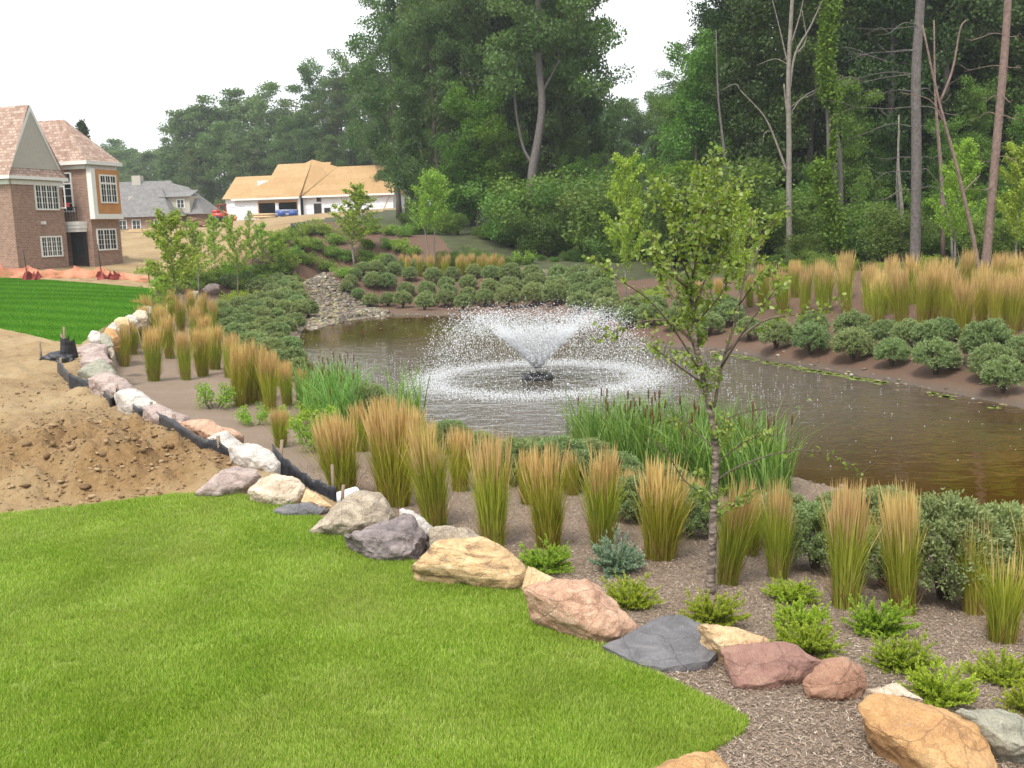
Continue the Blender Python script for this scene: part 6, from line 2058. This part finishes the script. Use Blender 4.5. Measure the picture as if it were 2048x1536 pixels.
# --- grey shake roofed house
g0 = pd(240, 459, 122); g0[2] = zg(g0[0], g0[1])
F2 = Frame(g0, (1, -.06))
h2 = empty('grey_house', tuple(g0)); tag(h2, 'low house with weathered grey shake roof and a dormer', 'house')
pxm = 122 / F_PX
e = (472 - 432) * pxm + EYE - g0[2]
wr = (405 - 240) * pxm
faces_obj('wall', F2, block_polys(-6, wr - 2.6, 0, 9, -.5, e) + block_polys(wr - 2.6, wr - .3, 1.2, 8, -.5, e + .1), M_BRICK, h2)
rz_ = (472 - 361) * pxm + EYE - g0[2]
faces_obj('roof', F2, [[(-6.4, -.5, e - .1), (wr - 2.0, -.5, e - .1), (wr - 5.2, 4.5, rz_), (-6.4, 4.5, rz_)], [(wr - 2.0, -.5, e - .1), (wr - 2.0, 9.5, e - .1), (wr - 5.2, 4.5, rz_)],
                       [(wr - 2.3, .6, e + .1), (wr + .2, .6, e + .1), (wr - 2.8, 4, rz_ - .9), (wr - 5.0, 4, rz_ - .3)], [(wr + .2, .6, e + .1), (wr + .2, 8.6, e + .1), (wr - 2.8, 4, rz_ - .9)]], M_SHAKE, h2)
hx = (285 - 240) * pxm
faces_obj('hipped_bay_roof', F2, [[(hx - 3.0, -1.9, e - .12), (hx + 4.4, -1.9, e - .12), (hx + 2.0, 1.8, rz_ - .75), (hx - .2, 1.8, rz_ - .75)], [(hx + 4.4, -1.9, e - .12), (hx + 4.4, .2, e + .35), (hx + 2.0, 1.8, rz_ - .75)],
                                  [(hx - 3.0, .2, e + .3), (hx - 3.0, -1.9, e - .12), (hx - .2, 1.8, rz_ - .75)]], M_SHAKE, h2)
faces_obj('bay_wall', F2, block_polys(hx - 2.6, hx + 4.0, -1.4, 0, -.5, e - .13), M_BRICK, h2)
for k, (wu, ww) in enumerate(((hx - 2.2, .9), (hx - .5, .9), (hx + 2.2, .8))):
    window(F2, h2, 'b', wu, e - 2.2, ww, 1.7, 2, 3, -1.4)
dx = (360 - 240) * pxm
dm = faces_obj('dormer', F2, block_polys(dx - 2.0, dx + 1.2, .7, 4, e + .25, e + 2.3), M_SIDING, h2)
window(F2, dm, 'b', dx - .3, e + .9, .8, .9, 2, 2, .7)
faces_obj('dormer_roof', F2, [[(dx - 2.4, .3, e + 2.2), (dx + 1.5, .3, e + 2.2), (dx + 1.2, 4, e + 3.1), (dx - 2.4, 4, e + 3.1)]], M_SHAKE, h2)
faces_obj('chimney', F2, block_polys(.2, 1.3, 4, 5, rz_ - 1, rz_ + .7), M_SIDING, h2)
faces_obj('eyebrow_dormer', F2, block_polys(.7, 2.2, 1.5, 3, e + 1.2, e + 2.5), M_SIDING, h2)

# --- house under construction
q0 = pd(608, 434, 134); q0[2] = zg(q0[0], q0[1])
F3 = Frame(q0, (.972, -.235))
h3 = empty('unfinished_house', tuple(q0)); tag(h3, 'unfinished house with bare plywood roof and white wrapped walls', 'house')
m1 = 134 / F_PX
e = (464.7 - 395) * m1 + EYE - q0[2]
rg = (459.8 - 333) * 130 / F_PX + EYE - q0[2] + .35
pkz = (464.5 - 323) * 137 / F_PX + EYE - q0[2]
L = 12.6
faces_obj('wall', F3, block_polys(0, L, 0, 9, -.2, e), M_WRAP, h3)
faces_obj('foundation', F3, box_polys(-.02, L - .1, .08, 8.9, -1.4, -.21), plain('dark_foundation', (.03, .03, .032), .9, .3), h3)
faces_obj('roof', F3, [[(-.6, -.5, e - .05), (L + .35, -.5, e - .05), (L - 1.3, 4.6, rg), (-.6, 4.6, rg)], [(L + .35, -.5, e - .05), (L + .35, 9.4, e - .05), (L - 1.3, 4.6, rg)], [(L + .35, 9.4, e - .05), (-.6, 9.4, e - .05), (-.6, 4.6, rg), (L - 1.3, 4.6, rg)]], M_OSB, h3)
faces_obj('fascia', F3, box_polys(.1, L + .38, -.56, -.51, e - .22, e + .01) + box_polys(-9.7, .1, -1.46, -1.41, e - .3, e - .07), M_WHITE, h3)
GX = -9.4
gw = faces_obj('garage_wall', F3, [p for a0, a1, z0, z1 in ((GX, -6.0, -.3, e - .1), (-3.55, -3.1, -.3, e - .7), (-.35, 0.0, -.3, e - .1), (-6.0, -3.55, e - .7, e - .1), (-3.55, -.35, e - .7, e - .1))
                                   for p in box_polys(a0, a1, -1.0, -.8, z0, z1)] + block_polys(GX, GX + .2, -.8, 8, -.3, e - .1), M_WRAP, h3)
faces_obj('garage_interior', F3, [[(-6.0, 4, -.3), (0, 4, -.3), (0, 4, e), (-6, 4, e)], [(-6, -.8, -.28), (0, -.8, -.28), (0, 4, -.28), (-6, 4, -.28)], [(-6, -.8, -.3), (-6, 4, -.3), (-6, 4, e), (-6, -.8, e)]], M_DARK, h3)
faces_obj('garage_header', F3, box_polys(-6.0, -.35, -1.06, -1.003, e - .72, e - .45) + box_polys(-6.05, -5.9, -1.06, -1.003, -.3, e - .72) + box_polys(-.42, -.3, -1.06, -1.003, -.3, e - .72), plain('framing_timber', (.42, .22, .10), .8, .2), h3)
faces_obj('garage_roof', F3, [[(GX - .6, -1.4, e - .12), (.1, -1.4, e - .12), (-.4, 4.6, pkz)], [(.1, -1.4, e - .12), (.1, -.5, e + .1), (3.2, 4.6, rg + .02), (-.4, 4.6, pkz)], [(GX - .6, 8.5, e - .12), (GX - .6, -1.4, e - .12), (-.4, 4.6, pkz)],
                              [(3.2, 4.65, rg + .02), (-.4, 9, rg), (-.4, 4.6, pkz)]], M_OSB, h3)
# rear gable wings to the left
lw = [(GX - 3.6, 4), (GX + 4.5, 12)]
faces_obj('side_wing_wall', F3, block_polys(GX - 3.6, GX + 3, 3, 11, -.3, e + .2) + [[(GX - 3.6, 11, e + .2), (GX - 3.6, 3, e + .2), (GX - 3.6, 7, e + 3.2)]], M_WRAP, h3)
faces_obj('side_wing_roof', F3, [[(GX - 3.9, 2.6, e + .1), (GX + 6, 2.6, e + .1), (GX + 6, 7, e + 3.3), (GX - 3.9, 7, e + 3.3)], [(GX + 6, 11.4, e + .1), (GX - 3.9, 11.4, e + .1), (GX - 3.9, 7, e + 3.3), (GX + 6, 7, e + 3.3)]], M_OSB, h3)
faces_obj('upper_wing_roof', F3, [[(GX + 1.2, 6.5, e + 2.4), (0, 6.5, e + 2.4), (0, 10, e + 5.0), (GX + 1.2, 10, e + 5.0)], [(0, 13.5, e + 2.4), (GX + 1.2, 13.5, e + 2.4), (GX + 1.2, 10, e + 5.0), (0, 10, e + 5.0)]], M_OSB, h3)
faces_obj('upper_wing_wall', F3, [[(GX + 1.5, 13, e + 1.5), (GX + 1.5, 7, e + 1.5), (GX + 1.5, 7, e + 2.6), (GX + 1.5, 10, e + 4.8), (GX + 1.5, 13, e + 2.6)]], M_WRAP, h3)
faces_obj('dormer', F3, block_polys(GX + 1.5, GX + 4.2, 2.9, 6, e + .3, e + 2.4), M_WRAP, h3)
for wu, wz, ww, wh in ((2.0, 1.9, .55, .8), (8.1, 1.75, 1.2, 1.1), (3.0, .0, .8, 1.0), (1.55, -.15, 1.0, 1.75)):
    w_ = faces_obj('window_opening', F3, box_polys(wu - .06, wu + ww + .06, -.07, -.004, wz - .06, wz + wh + .06), plain('rough_frame', (.30, .28, .28), .8, .2), h3)
    faces_obj('pane', F3, box_polys(wu, wu + ww, -.09, -.072, wz, wz + wh), M_DARK, w_)
faces_obj('brace', F3, [[(11.0, -.05, .2), (11.12, -.05, .2), (12.2, -.05, e - .3), (12.08, -.05, e - .3)]], M_LUMBER, h3)

# --- building materials
def at_site(px, py, y):
    q = pd(px, py, y)
    return np.array([q[0], q[1], zg(q[0], q[1])])


def stack(name, lab, cat, px, py, y, L_, D_, H_, mat, wrap=None, rz=.2):
    p = at_site(px, py, y)
    o = empty(name, tuple(p), rz); tag(o, lab, cat)
    m = MB()
    n = max(2, int(H_ / .3))
    for i in range(n):
        m.box((-L_ / 2 + rs.uniform(-.08, .08), -D_ / 2, H_ * i / n + .05), (L_, 0, 0), (0, D_, 0), (0, 0, H_ / n - .03))
    m.obj('boards', mat, o)
    m = MB()
    for s in (-1, 1): m.box((s * L_ * .3 - .08, -D_ / 2 + .03, -.1), (.16, 0, 0), (0, D_ - .06, 0), (0, 0, .15))
    m.obj('bearers', M_LUMBER, o)
    if wrap:
        m = MB()
        for s in (-.25, .25):
            m.box((s * L_ - L_ * .17, -D_ / 2 - .02, .12), (L_ * .34, 0, 0), (0, .015, 0), (0, 0, H_ * .65))
        m.obj('printed_wrap', wrap, o)
    return o


stack('wrapped_lumber', 'blue-wrapped lumber stack standing before the garage opening', 'lumber stack', 575, 435, 127, 2.8, 1.0, .85, plain('grey_blue_wrap', (.18, .21, .32), .5, .15), plain('blue_print', (.04, .09, .34), .5, .3))
stack('lumber_stack', 'pale boards stacked left of the blue wrapped lumber', 'lumber stack', 530, 438, 127, 3.4, 1.0, .6, M_LUMBER)
for px, py, y, L_, lab in [(275, 468, 84, 2.4, 'pale sheet lying on the soil by the brick house'), (262, 462, 92, 3.0, 'weathered planks below the grey house windows')]:
    p = at_site(px, py, y); m = MB()
    for k in range(5): m.cbox((rs.uniform(-.4, .4), k * .28 - .5, .06 + .05 * k), L_, .24, .05, rs.uniform(-.15, .15))
    o = m.obj('plank_pile', M_LUMBER if y < 90 else M_STAKE); o.location = p; tag(o, lab, 'planks')
o = empty('brush_pile', tuple(at_site(392, 452, 100))); tag(o, 'heap of brown timber scraps left of the unfinished house', 'scrap heap')
m = MB()
for k in range(60):
    c = np.array([rs.gauss(0, 1.5), rs.gauss(0, .6), 0]); c[2] = max(0.05, .9 - abs(c[0]) * .35) * rs.random()
    d = np.array([rs.uniform(-1, 1), rs.uniform(-.5, .5), rs.uniform(-.1, .35)])
    m.tube([c - d * .7, c + d * .7], .07, 5)
m.obj('scraps', plain('scrap_wood', (.25, .15, .09), .9, .3), o)
# red loader
p = at_site(440, 443, 118)
ld = empty('red_loader', tuple(p), .5); tag(ld, 'small red loader machine parked left of the unfinished house', 'loader')
M_RED = plain('red_paint', (.42, .06, .045), .4, .1)
m = MB(); m.box((-.8, -.6, .45), (1.6, 0, 0), (0, 1.2, 0), (0, 0, .6)); m.box((-.8, -.5, 1.05), (.7, 0, 0), (0, 1.0, 0), (0, 0, .35)); m.obj('body', M_RED, ld)
m = MB()
for x in (-.1, .68): 
    for yy in (-.5, .42): m.box((x, yy, 1.05), (.08, 0, 0), (0, .08, 0), (0, 0, .95))
m.box((-.15, -.55, 2.0), (.95, 0, 0), (0, 1.1, 0), (0, 0, .08)); m.obj('cab_frame', M_RED, ld)
m = MB(); m.box((1.2, -.75, .1), (.5, 0, 0), (0, 1.5, 0), (.2, 0, .5)); m.box((.3, -.7, 1.2), (1.2, 0, -.8), (0, .12, 0), (0, 0, .14)); m.box((.3, .58, 1.2), (1.2, 0, -.8), (0, .12, 0), (0, 0, .14)); m.obj('bucket_arm', plain('orange_paint', (.6, .2, .05), .5, .15), ld)
for x in (-.5, .5):
    for yy in (-.78, .6):
        m = MB(); m.tube([(x, yy, .38), (x, yy + .2, .38)], .38, 14); m.obj('wheel', M_BLACKPLASTIC, ld)
# black silt fence on the hill top
P = [at_site(x, y, 78) for x, y in ((582, 462), (595, 458), (612, 457))]
m = MB()
for a_, b_ in zip(P, P[1:]):
    m.box(a_ - P[0], b_ - a_, (0, .02, 0), (0, 0, .45))
o = m.obj('silt_fence', m_silt); o.location = P[0]; tag(o, 'short black fence strip on top of the shrub hill', 'silt fence', 'black silt fences')

# --- orange fence before the brick house
m_net, nt, bs, out = new_mat('orange_fence_net')
c = ramp(nt, noise(nt, 2.5, 4, .6, objc(nt)), [(.3, (.50, .13, .075)), (.7, (.66, .24, .13))])
nt.links.new(c, bs.inputs['Base Color']); bs.inputs['Roughness'].default_value = .6
tb = N(nt, 'BsdfTransparent'); mx = N(nt, 'MixShader'); mx.inputs[0].default_value = .62
nt.links.new(tb.outputs[0], mx.inputs[1]); nt.links.new(bs.outputs[0], mx.inputs[2]); nt.links.new(mx.outputs[0], out.inputs[0])
of = None
OP = [(-60, 553, 51), (0, 551, 52), (55, 553, 51.5), (100, 556, 50.5), (150, 560, 50), (205, 562, 49.5), (250, 565, 48.5), (300, 570, 47)]
PP = [at_site(*q) for q in OP]
of = empty('orange_safety_fence', tuple(PP[0])); tag(of, 'sagging orange plastic safety fence before the brick house', 'safety fence')
hh = [.95, .75, .6, .42, .6, .55, .35, .3]
V, Qd = [], []
n = 0
for i in range(len(PP) - 1):
    for t in np.linspace(0, 1, 9)[:-1] if i < len(PP) - 2 else np.linspace(0, 1, 9):
        b = PP[i] * (1 - t) + PP[i + 1] * t
        h = (hh[i] * (1 - t) + hh[i + 1] * t) * (1 - .4 * sin(pi * t)) + .06 * rs.random()
        for k in range(5):
            u = k / 4
            V.append(b - PP[0] + np.array([0, .25 * sin(i * 3 + t * 7) * u + .18 * u * u + rs.gauss(0, .05), .02 + h * u])); 
        n += 1
for a_ in range(n - 1):
    for k in range(4): Qd.append([a_ * 5 + k, (a_ + 1) * 5 + k, (a_ + 1) * 5 + k + 1, a_ * 5 + k + 1])
MB().add(V, Qd).obj('netting', m_net, of, True)
for i, h in ((2, 1.45), (5, 1.7), (0, 1.4), (7, 1.0)):
    m = MB(); b = PP[i] - PP[0]; m.tube([b + (0, 0, -.1), b + (-.08, 0, h)], .025, 6); m.obj('post', M_IRON, of)
for k, (px, py, w) in enumerate([(62, 552, .9), (218, 562, 1.1)]):
    p = at_site(px, py, 48.5); m = MB(); vv_ = []
    for i in range(12):
        for j in range(5): vv_.append((w * (i / 11 - .5) + rs.gauss(0, .04), .2 * sin(i * 1.3) * j / 4 + rs.gauss(0, .05), (.1 + .38 * abs(sin(i * 1.1 + k))) * j / 4))
    m.add(vv_, [[i * 5 + j, (i + 1) * 5 + j, (i + 1) * 5 + j + 1, i * 5 + j + 1] for i in range(11) for j in range(4)])
    o = m.obj('net_heap', plain('dark_red_net', (.26, .045, .04), .7, .3)); o.location = p
    tag(o, ['dark red crumpled netting in front of the gable end', 'dark red crumpled netting right of the dark door'][k], 'netting')

# ------------------------------------------------------------------ humid summer air
hz = MB()
hz.box((-700, -300, -6), (1400, 0, 0), (0, 1000, 0), (0, 0, 70))
mh = bpy.data.materials.new('humid_air'); mh.use_nodes = True
nt = mh.node_tree; nt.nodes.clear()
out = nt.nodes.new('ShaderNodeOutputMaterial')
pv = nt.nodes.new('ShaderNodeVolumePrincipled')
pv.inputs['Color'].default_value = (0.86, 0.92, 0.98, 1)
pv.inputs['Density'].default_value = 0.0005
pv.inputs['Anisotropy'].default_value = 0.2
nt.links.new(pv.outputs[0], out.inputs['Volume'])
tag(hz.obj('haze', mh), 'pale humid summer air over the whole garden', 'haze', kind='stuff')
